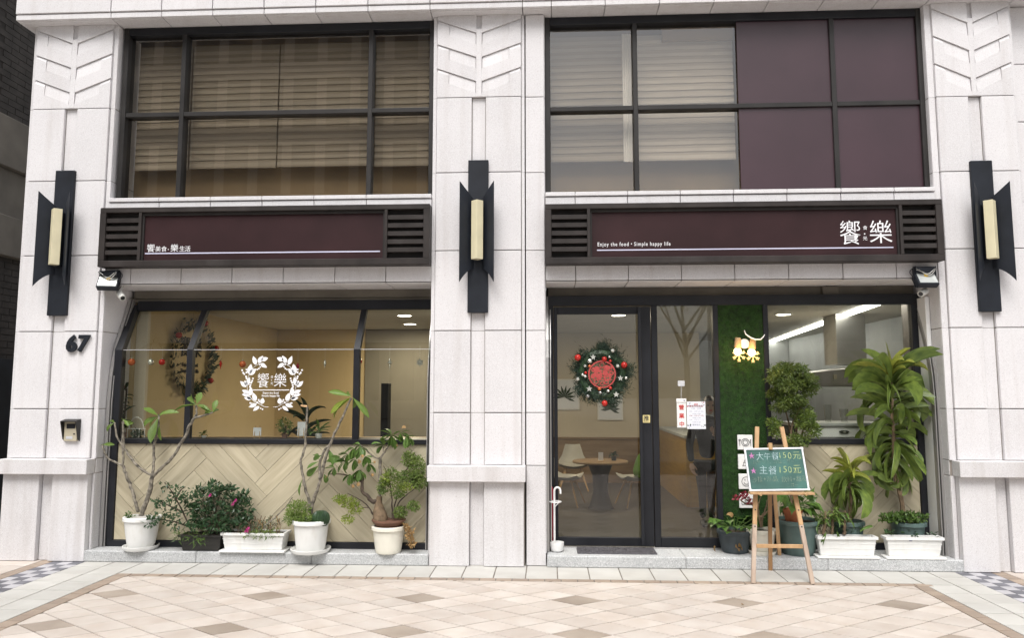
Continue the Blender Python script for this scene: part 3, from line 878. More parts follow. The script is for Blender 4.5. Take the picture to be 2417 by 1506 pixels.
# back wall panelling below and a tan partition
Bx('wainscot', M['wood_in'], RM, -1.0, 2.4, 5.10, 5.16, 0.1, 0.78)
Bx('wainscot_cap', M['wood_in'], RM, -1.0, 2.4, 5.08, 5.17, 0.78, 0.81)
MB().box(-1.0, 2.4, 5.171, 5.24, 0.1, CZ-0.001).build('interior_partition', M['beigewall'], RM)
MB().box(-1.10, -1.03, 0.77, 2.2, 0.1, CZ-0.001).build('interior_partition', M['grey_in'], RM)
xs_ = -2.769
MB().box(-4.139, xs_, 4.30, 4.36, 0.1, CZ-0.001).build('interior_partition', M['tan'], RM)
MB().box(xs_+0.002, -1.10, 4.28, 4.36, 0.1, CZ-0.001).build('interior_partition', M['greige'], RM)
Bx('dark_post', M['dark_in'], RM, -1.897, -1.815, 1.6, 1.75, 0.1, 1.627)
Bx('pale_post', M['beigewall'], RM, -4.138, -4.02, 0.50, 0.55, 0.3, 2.40)

# ================================================================== THINGS ON THE FACADE
# sign boxes
def sign_box(label, x0, x1, z0, z1, cl, cr):
    s = thing('sign_board', label, 'sign', ((x0+x1)/2, 0, z0), 'sign boards over the shopfronts')
    y = -0.10; f = M['signframe']
    Bx('frame_bar', f, s, x0, x1, y, 0.028, z1-0.048, z1, bevel=0.004)
    Bx('frame_bar', f, s, x0, x1, y, 0.028, z0, z0+0.058, bevel=0.004)
    Bx('frame_bar', f, s, x0, x0+0.058, y+0.001, 0.027, z0+0.058, z1-0.048, bevel=0.002)
    Bx('frame_bar', f, s, x1-0.058, x1, y+0.001, 0.027, z0+0.058, z1-0.048, bevel=0.002)
    for c in (cl, cr):
        Bx('divider', f, s, c-0.014, c+0.014, y+0.002, 0.02, z0+0.058, z1-0.048, bevel=0.002)
    MB().box(x0+0.058, x1-0.058, -0.035, 0.026, z0+0.059, z1-0.049).build('backing', M['signdark'], s)
    MB().box(cl+0.014, cr-0.014, -0.058, -0.034, z0+0.059, z1-0.049).build('panel', M['signpanel'], s)
    for a, b in ((x0+0.058, cl-0.014), (cr+0.014, x1-0.058)):
        n = 5; h = (z1-z0-0.106)
        for k in range(n):
            zc = z0+0.058+h*(k+1)/(n+1)+0.002
            Bx('slat', f, s, a, b, y+0.012, -0.034, zc-0.020, zc+0.022, bevel=0.002)
    for xx, zz_ in ((cl+0.014, 0),):
        MB().box(cl+0.014, cr-0.014, -0.075, -0.058, z1-0.075, z1-0.049).build('panel_trim', M['signdark'], s)
        MB().box(cl+0.014, cl+0.030, -0.075, -0.058, z0+0.059, z1-0.076).build('panel_trim', M['signdark'], s)
        MB().box(cr-0.030, cr-0.014, -0.075, -0.058, z0+0.059, z1-0.076).build('panel_trim', M['signdark'], s)
    return s
yS = -0.059
s1 = sign_box('long plum brown sign board over the left shop window with louvred ends', (-4.191+-4.201)/2, (-1.089+-1.076)/2, 2.691, 3.253, -3.809, -1.488)
for ch, px, pz, sz in (('饗', 346, 596.5, 20.5), ('美', 365.5, 594, 14.5), ('食', 385, 593.5, 14.5), ('・', 399, 593, 11), ('樂', 403, 594, 20), ('生', 423, 592.5, 14.5), ('活', 436, 592, 14.5)):
    k = 0.00374
    text('lettering', ch, M['letter'], s1, {346: -3.754, 365.5: -3.672, 385: -3.615, 399: -3.567, 403: -3.526, 423: -3.441, 436: -3.388}[px], 2.841, yS, sz*k*1.05, bold=0.0)
MB().box(-3.768, -1.546, yS-0.001, yS+0.002, 2.815, 2.826).build('underline', M['stripe'], s1)
s2 = sign_box('longer plum brown sign board over the door bay with two large white characters', (-0.032+-0.026)/2, (3.484+3.485)/2, 2.683, 3.235, 0.367, 3.123)
lt_ = text('lettering', 'Enjoy the food・Simple happy life', M['letter'], s2, 0.445, 2.848, yS, 0.050, bold=0.0003, space=1.22, sx=0.77)
lt_['kind'] = 'stuff'
MB().box(0.441, 3.062, yS-0.001, yS+0.002, 2.806, 2.816).build('underline', M['stripe'], s2)
text('lettering', '饗', M['letter'], s2, 2.594, 2.860, yS, 0.235, bold=-0.0008, sx=0.83)
text('lettering', '樂', M['letter'], s2, 2.852, 2.868, yS, 0.225, bold=-0.0008, sx=0.94)
text('lettering', '食', M['letter'], s2, 2.804, 2.977, yS, 0.040)
text('lettering', '•', M['letter'], s2, 2.809, 2.919, yS, 0.050)
text('lettering', '光', M['letter'], s2, 2.800, 2.881, yS, 0.040)

# wall lamps
def wall_lamp(label, cx, dx, z0, z1):
    s = thing('wall_lamp', label, 'wall lamp', (cx, 0, z0), 'black wall lamps on the three pillars')
    H = z1-z0
    Bx('back_plate', M['black'], s, cx-0.094, cx+0.094, -0.030, 0.029, z0, z1, bevel=0.004)
    for sg in (-1, 1):
        mb = MB(); n = 6
        zt0, zt1 = z0+0.735*H, z0+0.833*H
        zb0, zb1 = z0+0.280*H, z0+0.185*H
        rows = []
        for i in range(n+1):
            t = i/n
            x = cx+sg*(0.038+0.115*t); y = -0.035-0.125*t**0.8
            ztop = zt0+(zt1-zt0)*t; zbot = zb0+(zb1-zb0)*t**1.7
            rows.append((x, y, ztop, zbot))
        for (xa, ya, ta, ba), (xb, yb, tb, bb) in zip(rows, rows[1:]):
            mb.hexa([(xa,ya,ba),(xb,yb,bb),(xb,yb,tb),(xa,ya,ta)], [(xa+sg*0.004,ya+0.005,ba),(xb+sg*0.004,yb+0.005,bb),(xb+sg*0.004,yb+0.005,tb),(xa+sg*0.004,ya+0.005,ta)])
        mb.build('wing', M['black'], s)
    Bx('lamp_bracket', M['black'], s, cx-0.03, cx+0.03, -0.06, -0.028, z0+0.33*H, z0+0.70*H, bevel=0.002)
    r_ = 0.055; yy = -0.105
    MB().prism_z([(cx-r_,yy),(cx,yy-r_*0.9),(cx+r_,yy),(cx,yy+r_*0.9)][::-1], z0+0.335*H, z0+0.715*H).build('lamp_tube', M['cream'], s, 0.002)
    return s
wall_lamp('black wall lamp with cream tube on the left pillar above the house number', (-4.613+-4.608)/2, 0, 2.245, 3.642)
wall_lamp('black wall lamp with cream tube on the middle pillar between the two signs', -0.645, 0, 2.251, 3.680)
wall_lamp('black wall lamp with cream tube on the right pillar beside the long sign', (3.880+3.890)/2, 0, 2.236, 3.601)

# house number, intercom
hn = thing('house_number', 'black house number 67 on the left pillar', 'number sign', (-4.403, 0.000, 1.908))
text('digit', '6', M['black'], hn, -4.505, 1.910, -0.018, 0.205, bold=0.008, ext=0.009, shear=0.05)
text('digit', '7', M['black'], hn, -4.399, 1.914, -0.018, 0.205, bold=0.008, ext=0.009, shear=0.10)
ic = thing('intercom', 'beige door intercom under a dark hood on the left pillar', 'intercom', (-4.409, 0.000, 1.074))
x0, x1, z0, z1 = -4.474, -4.332, 1.079, 1.269
Bx('back_box', M['beige_plastic'], ic, x0+0.006, x1-0.012, -0.03, 0.0, z0, z1-0.01, bevel=0.004)
MB().hexa([(x0-0.004,-0.075,z1-0.012),(x1+0.004,-0.075,z1-0.012),(x1+0.004,-0.001,z1+0.004),(x0-0.004,-0.001,z1+0.004)], [(x0-0.004,-0.075,z1-0.004),(x1+0.004,-0.075,z1-0.004),(x1+0.004,-0.001,z1+0.012),(x0-0.004,-0.001,z1+0.012)]).build('hood', M['upframe'], ic)
for xx in (x0-0.004, x1-0.004):
    MB().hexa([(xx,-0.001,z0+0.0),(xx+0.008,-0.001,z0+0.0),(xx+0.008,-0.001,z1),(xx,-0.001,z1)], [(xx,-0.03,z0+0.02),(xx+0.008,-0.03,z0+0.02),(xx+0.008,-0.075,z1-0.012),(xx,-0.075,z1-0.012)]).build('hood_side', M['upframe'], ic)
Bx('lens_window', M['lens'], ic, x0+0.03, x1-0.03, -0.034, -0.028, z1-0.075, z1-0.03, bevel=0.002)
Bx('speaker', M['alu'], ic, x0+0.03, x1-0.05, -0.033, -0.028, z0+0.02, z0+0.045, bevel=0.001)
Bx('call_button', M['ink'], ic, x1-0.045, x1-0.028, -0.034, -0.028, z0+0.06, z0+0.072, bevel=0.001)

# floodlights and cameras under the outer ends of the signs
def floodlight(label, c, yaw, loop):
    s = thing('floodlight', label, 'floodlight', c, 'floodlights under the signs')
    T = Matrix.Translation(Vector(c)) @ Matrix.Rotation(yaw, 4, 'Z') @ Matrix.Rotation(R(-32), 4, 'X')
    def tb(name, m, x0, x1, y0, y1, z0, z1, par=s, bevel=0.003):
        b_ = MB().box(x0, x1, y0, y1, z0, z1)
        b_.v = [tuple(T @ Vector(p)) for p in b_.v]
        return b_.build(name, m, par, bevel)
    h = tb('housing', M['black'], -0.092, 0.092, -0.03, 0.03, -0.075, 0.062, bevel=0.006)
    b_ = MB(); a, i = (0.080, 0.062), (0.045, 0.038)
    o = [(-a[0],-0.034,-a[1]),(a[0],-0.034,-a[1]),(a[0],-0.034,a[1]*0.82),(-a[0],-0.034,a[1]*0.82)]
    q = [(-i[0],-0.031,-0.012),(i[0],-0.031,-0.012),(i[0],-0.031,0.046),(-i[0],-0.031,0.046)]
    b_.add(o+q, [(4,5,6,7)]+[(k,(k+1)%4,4+(k+1)%4,4+k) for k in range(4)])
    b_.v = [tuple(T @ Vector(p)) for p in b_.v]
    b_.build('reflector', M['reflector'], s)
    tb('led_chip', M['led'], -0.016, 0.016, -0.037, -0.032, 0.008, 0.034, bevel=0.001)
    tb('heat_sink', M['black'], -0.085, 0.085, 0.03, 0.05, -0.05, 0.05)
    Bx('driver_box', M['black'], s, c[0]-0.085, c[0]+0.085, c[1]-0.02, c[1]+0.055, c[2]+0.055, c[2]+0.115, bevel=0.006)
    for dx in (-0.098, 0.092):
        Bx('bracket_arm', M['black'], s, c[0]+dx, c[0]+dx+0.006, c[1]-0.005, c[1]+0.012, c[2]-0.01, c[2]+0.12, bevel=0.001)
    for k in range(3):
        pts = [(c[0]-0.085+0.17*t, c[1]-0.028-0.006*k, c[2]+0.085-0.035*math.sin(math.pi*t)*(1.2-0.5*k)+0.015*math.sin(7*t+k)) for t in [i/8 for i in range(9)]]
        MB().tube(pts, 0.0035, 5).build('cable', M['greyplastic'] if k < 2 else M['black'], s)
    pts = [(c[0]+loop*(0.08+0.055*math.sin(math.pi*t)), c[1]-0.01, c[2]+0.12-0.11*t) for t in [i/8 for i in range(9)]]
    MB().tube(pts, 0.0035, 5).build('cable', M['black'], s)
    return s
floodlight('small black floodlight under the left end of the left sign', (-4.118, -0.030, 2.550), R(14), 1)
floodlight('small black floodlight under the right end of the right sign', (3.336, -0.030, 2.523), R(4), -1)
def camera_(label, c, d):
    s = thing('security_camera', label, 'camera', c, 'security cameras by the floodlights')
    c, d = Vector(c), Vector(d).normalized()
    MB().tube([c-d*0.055, c-d*0.053, c+d*0.05, c+d*0.055], [0.026, 0.030, 0.030, 0.028], 14).build('body', M['greyplastic'], s, smooth=True)
    MB().tube([c+d*0.0555, c+d*0.058], [0.020, 0.019], 14).build('lens', M['lens'], s)
    MB().tube([c-d*0.02+Vector((0,0.0,0.02)), c-d*0.03+Vector((0,0.03,0.05)), c-d*0.03+Vector((0,0.05,0.09))], 0.008, 6).build('mount', M['greyplastic'], s)
    MB().tube([c-d*0.05, c-d*0.09+Vector((0,0.02,0.02)), c-d*0.06+Vector((0,0.05,0.08))], 0.004, 5).build('cable', M['black'], s)
    return s
camera_('grey bullet camera below the left floodlight pointing right', (-4.027, 0.020, 2.436), (0.75,-0.55,-0.55))
camera_('grey bullet camera below the right floodlight pointing left', (3.337, 0.020, 2.416), (-0.75,-0.65,-0.35))

# white vinyl wreath decal on the left window
yg = Y0+0.010
dc = thing('window_decal', 'white vinyl leaf wreath with shop name on the left window', 'window decal', (-2.598, 0.170, 1.355))
cx, cz = -2.606, 1.613
k_ = 1/1949*220*0.00393      # metres per pixel of the measured drawing
def dpt(u, v): return (cx+(u-905)*k_, cz-(v-750)*k_)
def vleaf(mb, a, b, wd):
    ax, az = dpt(*a); bx_, bz = dpt(*b)
    dx, dz = bx_-ax, bz-az; L = math.hypot(dx, dz); nx, nz = -dz/L, dx/L
    n = 7; up, lo = [], []
    for i in range(n+1):
        t = i/n; wv = wd*k_*0.5*math.sin(math.pi*t**0.8)**0.9
        px, pz = ax+dx*t, az+dz*t
        up.append((px+nx*wv, pz+nz*wv)); lo.append((px-nx*wv, pz-nz*wv))
    pts = ccw(up[1:-1]+[(bx_, bz)]+lo[1:-1][::-1]+[(ax, az)])
    mb.prism_y(pts, yg-0.0012, yg)
lv = [((545,360),(475,170),95),((590,320),(690,165),100),((655,265),(805,210),95),((640,330),(785,420),85),
      ((400,560),(440,340),115),((410,570),(550,440),110),((350,830),(215,705),90),((370,800),(310,690),70),((370,800),(415,620),90),
      ((440,1020),(455,830),100),((400,960),(260,895),85),((420,1010),(260,985),75),((470,1090),(310,1060),75),((470,1080),(360,1035),60),
      ((570,1130),(500,950),100),((700,1190),(720,1060),100),((590,1190),(420,1255),85),((650,1235),(515,1335),75)]
bl = [(250,475,40),(340,460,36),(275,530,44),(300,555,40),(345,520,44),(340,610,44),(350,650,40),(490,650,38),(475,700,42),(455,740,44),(440,790,44),(430,830,40),
      (620,355,34),(575,460,36),(610,440,38),(640,405,34),(630,1105,40),(600,1160,44),(650,1140,40),(450,1170,36),(480,1180,40),(680,1280,32),(720,1300,36)]
for sg in (0, 1):
    mir = (lambda p: p) if not sg else (lambda p: (1795-p[0], p[1]))
    for a, b, wd in lv:
        mb = MB(); vleaf(mb, mir(a), mir(b), wd); mb.build('decal_leaf', M['letter'], dc)
    for u, v, d in bl:
        u, v = mir((u, v)); px, pz = dpt(u, v)
        MB().disc_y((px, yg-0.0012, pz), d*k_*0.5, 0.001, 10).build('decal_berry', M['letter'], dc)
    mb = MB()
    st = [(845,1255),(760,1250),(650,1190),(520,1130),(440,1040),(390,930),(365,800),(380,640),(420,520),(510,400),(640,320)]
    pts = [(*dpt(*mir(p)),) for p in st]
    mb.tube([(p[0], yg-0.002, p[1]) for p in pts], 0.0022, 4); mb.build('decal_stem', M['letter'], dc)
def dtext(s_, u, v, size, **kw):
    px, pz = dpt(u, v); text('lettering', s_, M['letter'], dc, px, pz, yg-0.001, size*k_, ext=0.0008, **kw)
dtext('饗', 575, 815, 330, bold=-0.0006, sx=0.82)
dtext('樂', 935, 805, 315, bold=-0.0006, sx=0.93)
dtext('食', 870, 640, 62); dtext('•', 880, 712, 80); dtext('光', 870, 775, 62)
dtext('Enjoy the food', 887, 975, 58, align='CENTER', bold=0.0004)
dtext('Simple happy life', 887, 1035, 58, align='CENTER', bold=0.0004)
a, b = dpt(480, 903), dpt(1285, 885)
MB().box(a[0], b[0], yg-0.0012, yg, a[1], b[1]).build('underline', M['letter'], dc)

# push sticker, hanging sign, notice
ps = thing('push_sticker', 'small yellow push sticker on the door stile', 'sticker', (0.911, 0.340, 1.244))
x0, x1, z0, z1 = 0.877, 0.944, 1.244, 1.315
MB().box(x0, x1, 0.3375, 0.3395, z0, z1).build('sticker', M['yellow'], ps)
text('lettering', '推', M['ink'], ps, (x0+x1)/2, z0+0.025, 0.337, 0.047, align='CENTER', bold=0.001, ext=0.0004)
text('lettering', 'PUSH', M['ink'], ps, (x0+x1)/2, z0+0.006, 0.337, 0.018, align='CENTER', ext=0.0004)
ho = thing('hanging_sign', 'narrow white hanging sign with three red characters in the side light', 'sign', (1.240, 0.365, 1.201))
yh = 0.366
x0, x1 = 1.199, 1.286
Bx('sign_plate', M['white'], ho, x0, x1, yh, yh+0.005, 1.197, 1.433, bevel=0.002)
Bx('clip', M['white'], ho, x0-0.003, x1+0.003, yh-0.006, yh+0.006, 1.433, 1.469, bevel=0.002)
MB().box(x1-0.024, x1-0.010, yh-0.0075, yh-0.006, 1.445, 1.457).build('print', M['greyink'], ho)
MB().tube([(1.242, 0.366, 1.469), (1.246, 0.366, 1.624)], 0.0025, 5).build('cord', M['alu'], ho)
Bx('hook', M['alu'], ho, 1.214, 1.278, yh, yh+0.005, 1.584, 1.636, bevel=0.003)
for ch, pz in (('營', 967), ('業', 987), ('中', 1006)):
    text('lettering', ch, M['red'], ho, (x0+x1)/2, {967: 1.368, 987: 1.289, 1006: 1.212}[pz], yh-0.0005, 0.050, align='CENTER', bold=0.0012, ext=0.0004)
no = thing('notice_sheet', 'pale notice sheet with flowered corners beside the hanging sign', 'notice', (1.373, 0.368, 1.185))
x0, x1, z0, z1 = 1.292, 1.465, 1.185, 1.441
MB().box(x0, x1, 0.3665, 0.3685, z0, z1).build('sheet', M['paper'], no)
hh = z1-z0; ww = x1-x0
for body, v, sz, m_ in (('春節', 0.865, 0.020, 'red'), ('營業時間異動', 0.800, 0.022, 'flower_red'), ('1/20 - 公休', 0.715, 0.021, 'greyink'), ('1/25 - 1/27 (三-五)', 0.615, 0.018, 'greyink'), ('10:00-17:00', 0.530, 0.017, 'greyink'), ('1/28 - 1/29 (六-日)', 0.460, 0.018, 'flower_red'), ('10:00-21:00', 0.380, 0.017, 'greyink'), ('1/30 - 1/31 (一-二)', 0.310, 0.018, 'greyink'), ('10:00-21:00', 0.230, 0.017, 'greyink'), ('饗樂食光', 0.125, 0.019, 'greyink')):
    text('lettering', body, M[m_], no, (x0+x1)/2, z0+hh*v, 0.366, sz, align='CENTER', ext=0.0003)
r_ = random.Random(5)
for cx_, cz_ in ((x0+0.02, z1-0.025), (x1-0.02, z1-0.025), (x0+0.02, z0+0.025), (x1-0.02, z0+0.025)):
    for q in range(7):
        MB().disc_y((cx_+r_.uniform(-.016,.02)*(1 if cx_ < (x0+x1)/2 else -1), 0.3658, cz_+r_.uniform(-.02,.018)), r_.uniform(0.003,0.007), 0.0006, 8).build('printed_flower', M[r_.choice(['greyink','red','leaf_inside','stripe'])], no)

# icon plates on the turf wall
def icon(label, px, pz0, pz1, what):
    s = thing('icon_plate', label, 'sign', (px[0], 0.33, pz0), 'white icon plates on the turf wall')
    x0, x1, z0, z1 = px[0], px[1], pz0, pz1
    y = 0.325
    Bx('plate', M['white'], s, x0, x1, y, y+0.022, z0, z1, bevel=0.004)
    cx, cz = (x0+x1)/2, (z0+z1)/2; u = (x1-x0)/2; yy = y-0.002
    ln = lambda pts, name='printed_line': MB().tube([(cx+a*u, yy, cz+b*u) for a, b in pts], 0.0022, 4).build(name, M['ink'], s)
    circ = lambda a, b, r, n=20: ln([(a+r*math.cos(2*math.pi*k/n), b+r*math.sin(2*math.pi*k/n)) for k in range(n+1)])
    if what == 'plate':
        circ(0, 0, 0.50); circ(0, 0, 0.31)
        ln([(-0.74,-0.48),(-0.74,0.4)]); ln([(-0.84,0.42),(-0.84,0.16),(-0.64,0.16),(-0.64,0.42)]); ln([(-0.74,0.16),(-0.74,0.42)])
        ln([(0.72,-0.48),(0.72,0.42),(0.60,0.1),(0.62,-0.05),(0.72,-0.05)])
    elif what == 'cake':
        ln([(-0.5,-0.5),(0.5,-0.5)]); ln([(-0.35,-0.5),(-0.35,-0.1),(0.35,-0.1),(0.35,-0.5)]); ln([(-0.2,-0.1),(-0.2,0.2),(0.2,0.2),(0.2,-0.1)]); ln([(0,0.2),(0,0.5)])
    elif what == 'face':
        circ(0, 0, 0.62); ln([(0.35*math.cos(a), 0.35*math.sin(a)-0.02) for a in [math.pi*(1.1+0.8*k/8) for k in range(9)]])
        circ(-0.2, 0.2, 0.04, 8); circ(0.2, 0.2, 0.04, 8)
    else:
        ln([(-0.72,-0.45),(0.72,-0.45),(0.72,0.3),(0.35,0.3),(0.22,0.5),(-0.22,0.5),(-0.35,0.3),(-0.72,0.3),(-0.72,-0.45)]); circ(0, -0.05, 0.30); circ(0, -0.05, 0.17); ln([(-0.6,0.36),(-0.45,0.36)])
for lab, a, b, wh in (('white plate with knife, fork and dish icon, topmost on the turf wall', 1062, 1027, 'plate'), ('white plate with cake icon, second from top on the turf wall', 1108, 1073, 'cake'), ('white plate with smiling face icon, third from top on the turf wall', 1155, 1119, 'face'), ('white plate with camera icon, lowest on the turf wall', 1200, 1166, 'cam')):
    icon(lab, (1.744, 1.881), {1062: 0.998, 1108: 0.821, 1155: 0.640, 1200: 0.468}[a], {1027: 1.134, 1073: 0.956, 1119: 0.778, 1166: 0.598}[b], wh)

# warm bulbs with snowflakes on the turf wall
def flake(mb, c, r, wd=0.004):
    for k in range(6):
        a = math.pi/6+k*math.pi/3
        d = Vector((math.cos(a), 0, math.sin(a))); c0 = Vector(c)
        mb.tube([c0, c0+d*r], wd, 4)
        for t in (0.55, 0.8):
            for sg in (-1, 1):
                e = Vector((math.cos(a+sg*0.8), 0, math.sin(a+sg*0.8)))
                mb.tube([c0+d*r*t, c0+d*r*t+e*r*0.3], wd*0.8, 4)
def bulb_lamp(label, c, tilt, antler):
    s = thing('bulb_lamp', label, 'wall lamp', c, 'bulb lamps on the turf wall')
    c = Vector(c); ax = Vector((tilt, -0.25, 1)).normalized()
    MB().tube([c+ax*0.035, c+ax*0.04, c+ax*0.125, c+ax*0.13], [0.030, 0.034, 0.026, 0.022], 14).build('socket', M['pale_wood'], s, smooth=True)
    MB().ball(c, 0.036, 14, 10).build('bulb', M['bulb_on'], s, smooth=True)
    MB().tube([c+ax*0.11, c+ax*0.11+Vector((0,0.14,0.01))], 0.008, 6).build('arm', M['black'], s)
    mb = MB(); flake(mb, c+Vector((0,-0.045,-0.035)), 0.060, 0.0034)
    mb.build('snowflake', M['flake'], s)
    if antler:
        MB().disc_y(tuple(c+Vector((-0.045,0.06,0.085))), 0.045, 0.012, 18).build('round_plate', M['white'], s)
        q = c+ax*0.12+Vector((0.01,-0.035,0.0))
        MB().tube([q+Vector(p) for p in ((-0.095,0,0.085),(-0.085,0,0.05),(-0.045,0,0.02),(0.0,0,0.0),(0.05,0,0.0),(0.075,0,0.025),(0.088,0,0.045))], [0.003,0.005,0.006,0.006,0.006,0.005,0.003], 6).build('antler', M['white'], s)
    l = bpy.data.lights.new('bulb_light', 'POINT'); l.energy = 1.1; l.color = (1.0, 0.62, 0.25); l.shadow_soft_size = 0.05
    lo = bpy.data.objects.new('bulb_light', l); COL.objects.link(lo); lo.parent = s; lo.location = (0, -0.09, -0.01)
    return s
bulb_lamp('lit bulb lamp with a pale snowflake, left of the pair on the turf wall', (1.746, 0.240, 1.903), 0.0, False)
bulb_lamp('lit bulb lamp with snowflake and white antler, right one on the turf wall', (1.873, 0.240, 1.895), 0.08, True)

# wreath on the door
wr = thing('door_wreath', 'dark fir wreath with baubles and a red paper cut on the door', 'wreath', (0.493, 0.330, 1.402))
cx, cz, yw = 0.495, 1.695, 0.30
r_ = random.Random(11); mb = MB()
for _ in range(9000):
    a = r_.uniform(0, 6.283); rr = 0.192+r_.gauss(0, 0.040)
    lump = 0.022*math.sin(5*a+1)+0.015*math.sin(9*a)
    rr += lump if rr > 0.19 else 0
    p = Vector((cx+rr*math.cos(a), yw+r_.uniform(-0.045, 0.025), cz+rr*1.04*math.sin(a)))
    d = Vector((math.cos(a+r_.gauss(0.5,0.9)), r_.uniform(-0.9,0.3), math.sin(a+r_.gauss(0.5,0.9)))).normalized()*r_.uniform(0.02, 0.05)
    s_ = d.cross(Vector((r_.uniform(-1,1), 1, r_.uniform(-1,1)))).normalized()*0.0030
    mb.add([p-s_, p+s_, p+d], [(0,1,2)])
mb.build('fir_needles', M['needle'], wr, kind='stuff')
MB().tube([(cx+0.19*math.cos(t*math.pi/12), yw, cz+0.197*math.sin(t*math.pi/12)) for t in range(25)], 0.045, 8, False).build('wreath_ring', M['leaf_inside'], wr)
wp = lambda u, v: (cx+(u-755)*0.000522, cz-(v-700)*0.000522)     # measured on an enlarged view
for u, v, r0, m_ in ((325,400,.031,'redball'),(1150,535,.030,'redball'),(795,1215,.028,'redball'),(800,430,.024,'redball'),(905,465,.014,'redball'),(465,672,.014,'redball'),(900,945,.016,'redball'),(705,960,.017,'orangeball'),(410,710,.014,'silver'),(455,738,.015,'silver'),(860,998,.015,'silver'),(890,392,.012,'silver'),(535,555,.014,'orangeball')):
    px, pz = wp(u, v)
    MB().ball((px, yw-0.055, pz), r0, 12, 8).build('bauble', M[m_], wr, smooth=True)
for u, v, r0 in ((950,278,.026),(320,785,.026),(1035,555,.024),(540,465,.030),(1180,770,.02),(720,1030,.022),(500,1090,.022),(455,550,.020)):
    px, pz = wp(u, v); mb = MB(); r2 = random.Random(int(u))
    for _ in range(22):
        d = Vector((r2.gauss(0,1), -abs(r2.gauss(0,1)), r2.gauss(0,1))).normalized(); p = Vector((px, yw-0.05, pz))+d*r0*0.75
        q = d.cross(Vector((0.3,0.2,1))).normalized()*r0*0.26; q2 = d.cross(q).normalized()*r0*0.26
        mb.add([p-q, p-q2, p+q, p+q2], [(0,1,2,3)])
    mb.ball((px, yw-0.05, pz), r0*0.7, 8, 6)
    mb.build('pine_cone', M['silver'] if v < 900 else M['steel'], wr)
for u, v, r0 in ((600,395,.028),(1080,770,.028),(525,960,.030),(1000,1060,.030)):
    px, pz = wp(u, v); pts = []
    for k in range(10):
        a = math.pi/2+k*math.pi/5; q = r0 if k % 2 == 0 else r0*0.45
        pts.append((px+q*math.cos(a), pz+q*math.sin(a)))
    MB().prism_y(pts, yw-0.062, yw-0.050).build('star', M['silver'], wr)
pc = MB(); pcc = (cx, yw-0.062, cz)
pc.ring_y(pcc, 0.116, 0.129, 0.003, 36)
r2 = random.Random(4)
for px, pz, r0, r1 in ((-.05,.045,.0,.040),(.0,.085,.018,.030),(.045,.06,.0,.036),(.085,.01,.012,.03),(-.085,-.02,.0,.028),(-.03,-.02,.0,.040),(.03,.01,.0,.035),(.0,-.085,.012,.028),(-.035,.0,.02,.05),(.05,-.03,.018,.044),(.04,-.075,.012,.03),(-.055,-.07,.014,.03),(-.08,.04,.01,.026),(.08,.06,.008,.022)):
    pc.ring_y((cx+px, yw-0.0625-r2.uniform(0,.0015), cz+pz), max(r0, 0.0005), max(r1*0.74, r0+0.006), 0.003, 14)
for a in range(5):
    pc.box(cx-.075+a*.03, cx-.068+a*.03, yw-.0615, yw-.0595, cz-.05, cz+.05)
    pc.box(cx-.09, cx+.09, yw-.0612, yw-.0592, cz-.055+a*.028, cz-.047+a*.028)
pc.build('paper_cut', M['papercut'], wr)

# ================================================================== PLANTS ON THE STEPS
LM = {}
LM['plum'] = [blade_mesh('plumeria_leaf', M['leaf_plum'], obov, d, 0.18, 7) for d in (0.2, 0.7, 1.2)]
LM['dra'] = [blade_mesh('dracaena_leaf', M['leaf_dra'], strap, d, 0.22, 9, tw) for d, tw in ((0.9, .3), (1.5, -.4), (2.0, .5), (2.5, -.3))]
LM['dra2'] = [blade_mesh('dracaena_young_leaf', M['leaf_dra2'], strap, d, 0.25, 8, 0.2) for d in (0.4, 1.0, 1.6)]
LM['pothos'] = [blade_mesh('pothos_leaf', M['leaf_pothos'], heart, d, 0.15, 6) for d in (0.3, 0.8)]
LM['mid'] = [blade_mesh('mid_leaf', M['leaf_mid'], obov, d, 0.15, 6) for d in (0.4, 1.0)]
LM['lime'] = [blade_mesh('lime_leaf', M['leaf_lime'], obov, d, 0.15, 6) for d in (0.3, 0.9)]
LM['dry'] = [blade_mesh('dry_leaf', M['leaf_dry'], oval, d, 0.5, 6, 0.8) for d in (0.8, 1.8)]
LM['in'] = [blade_mesh('indoor_leaf', M['leaf_inside'], strap, d, 0.2, 7) for d in (0.6, 1.3)]
LM['spider'] = [blade_mesh('arching_leaf', M['leaf_mid'], strap, d, 0.2, 8) for d in (1.4, 2.2)]

def pot(root, c, z0, rt, rb, h, m, rim=0.012, saucer=None, ribs=0, soil=True):
    ps = [(rb*0.96, z0), (rb, z0+0.008)]
    for k in range(1, 8):
        t = k/8
        ps.append((rb+(rt-rb)*t**0.8, z0+0.008+(h-0.05)*t))
    ps += [(rt, z0+h-0.036), (rt+rim, z0+h-0.032), (rt+rim, z0+h-0.006), (rt+rim-0.006, z0+h), (rt-0.008, z0+h), (rt-0.014, z0+h-0.03)]
    MB().lathe(c, ps, 32).build('pot', m, root, smooth=True)
    if soil: MB().lathe(c, [(0.001, z0+h-0.022), (rt*0.5, z0+h-0.018), (rt-0.012, z0+h-0.026)], 24, False).build('soil', M['soil'], root)
    if saucer:
        MB().lathe(c, [(saucer*0.86, z0-0.020), (saucer*0.9, z0-0.018), (saucer, z0+0.010), (saucer, z0+0.016), (saucer-0.006, z0+0.016), (saucer*0.86, z0-0.008), (0.001, z0-0.008)], 32).build('saucer', m, root, smooth=True)

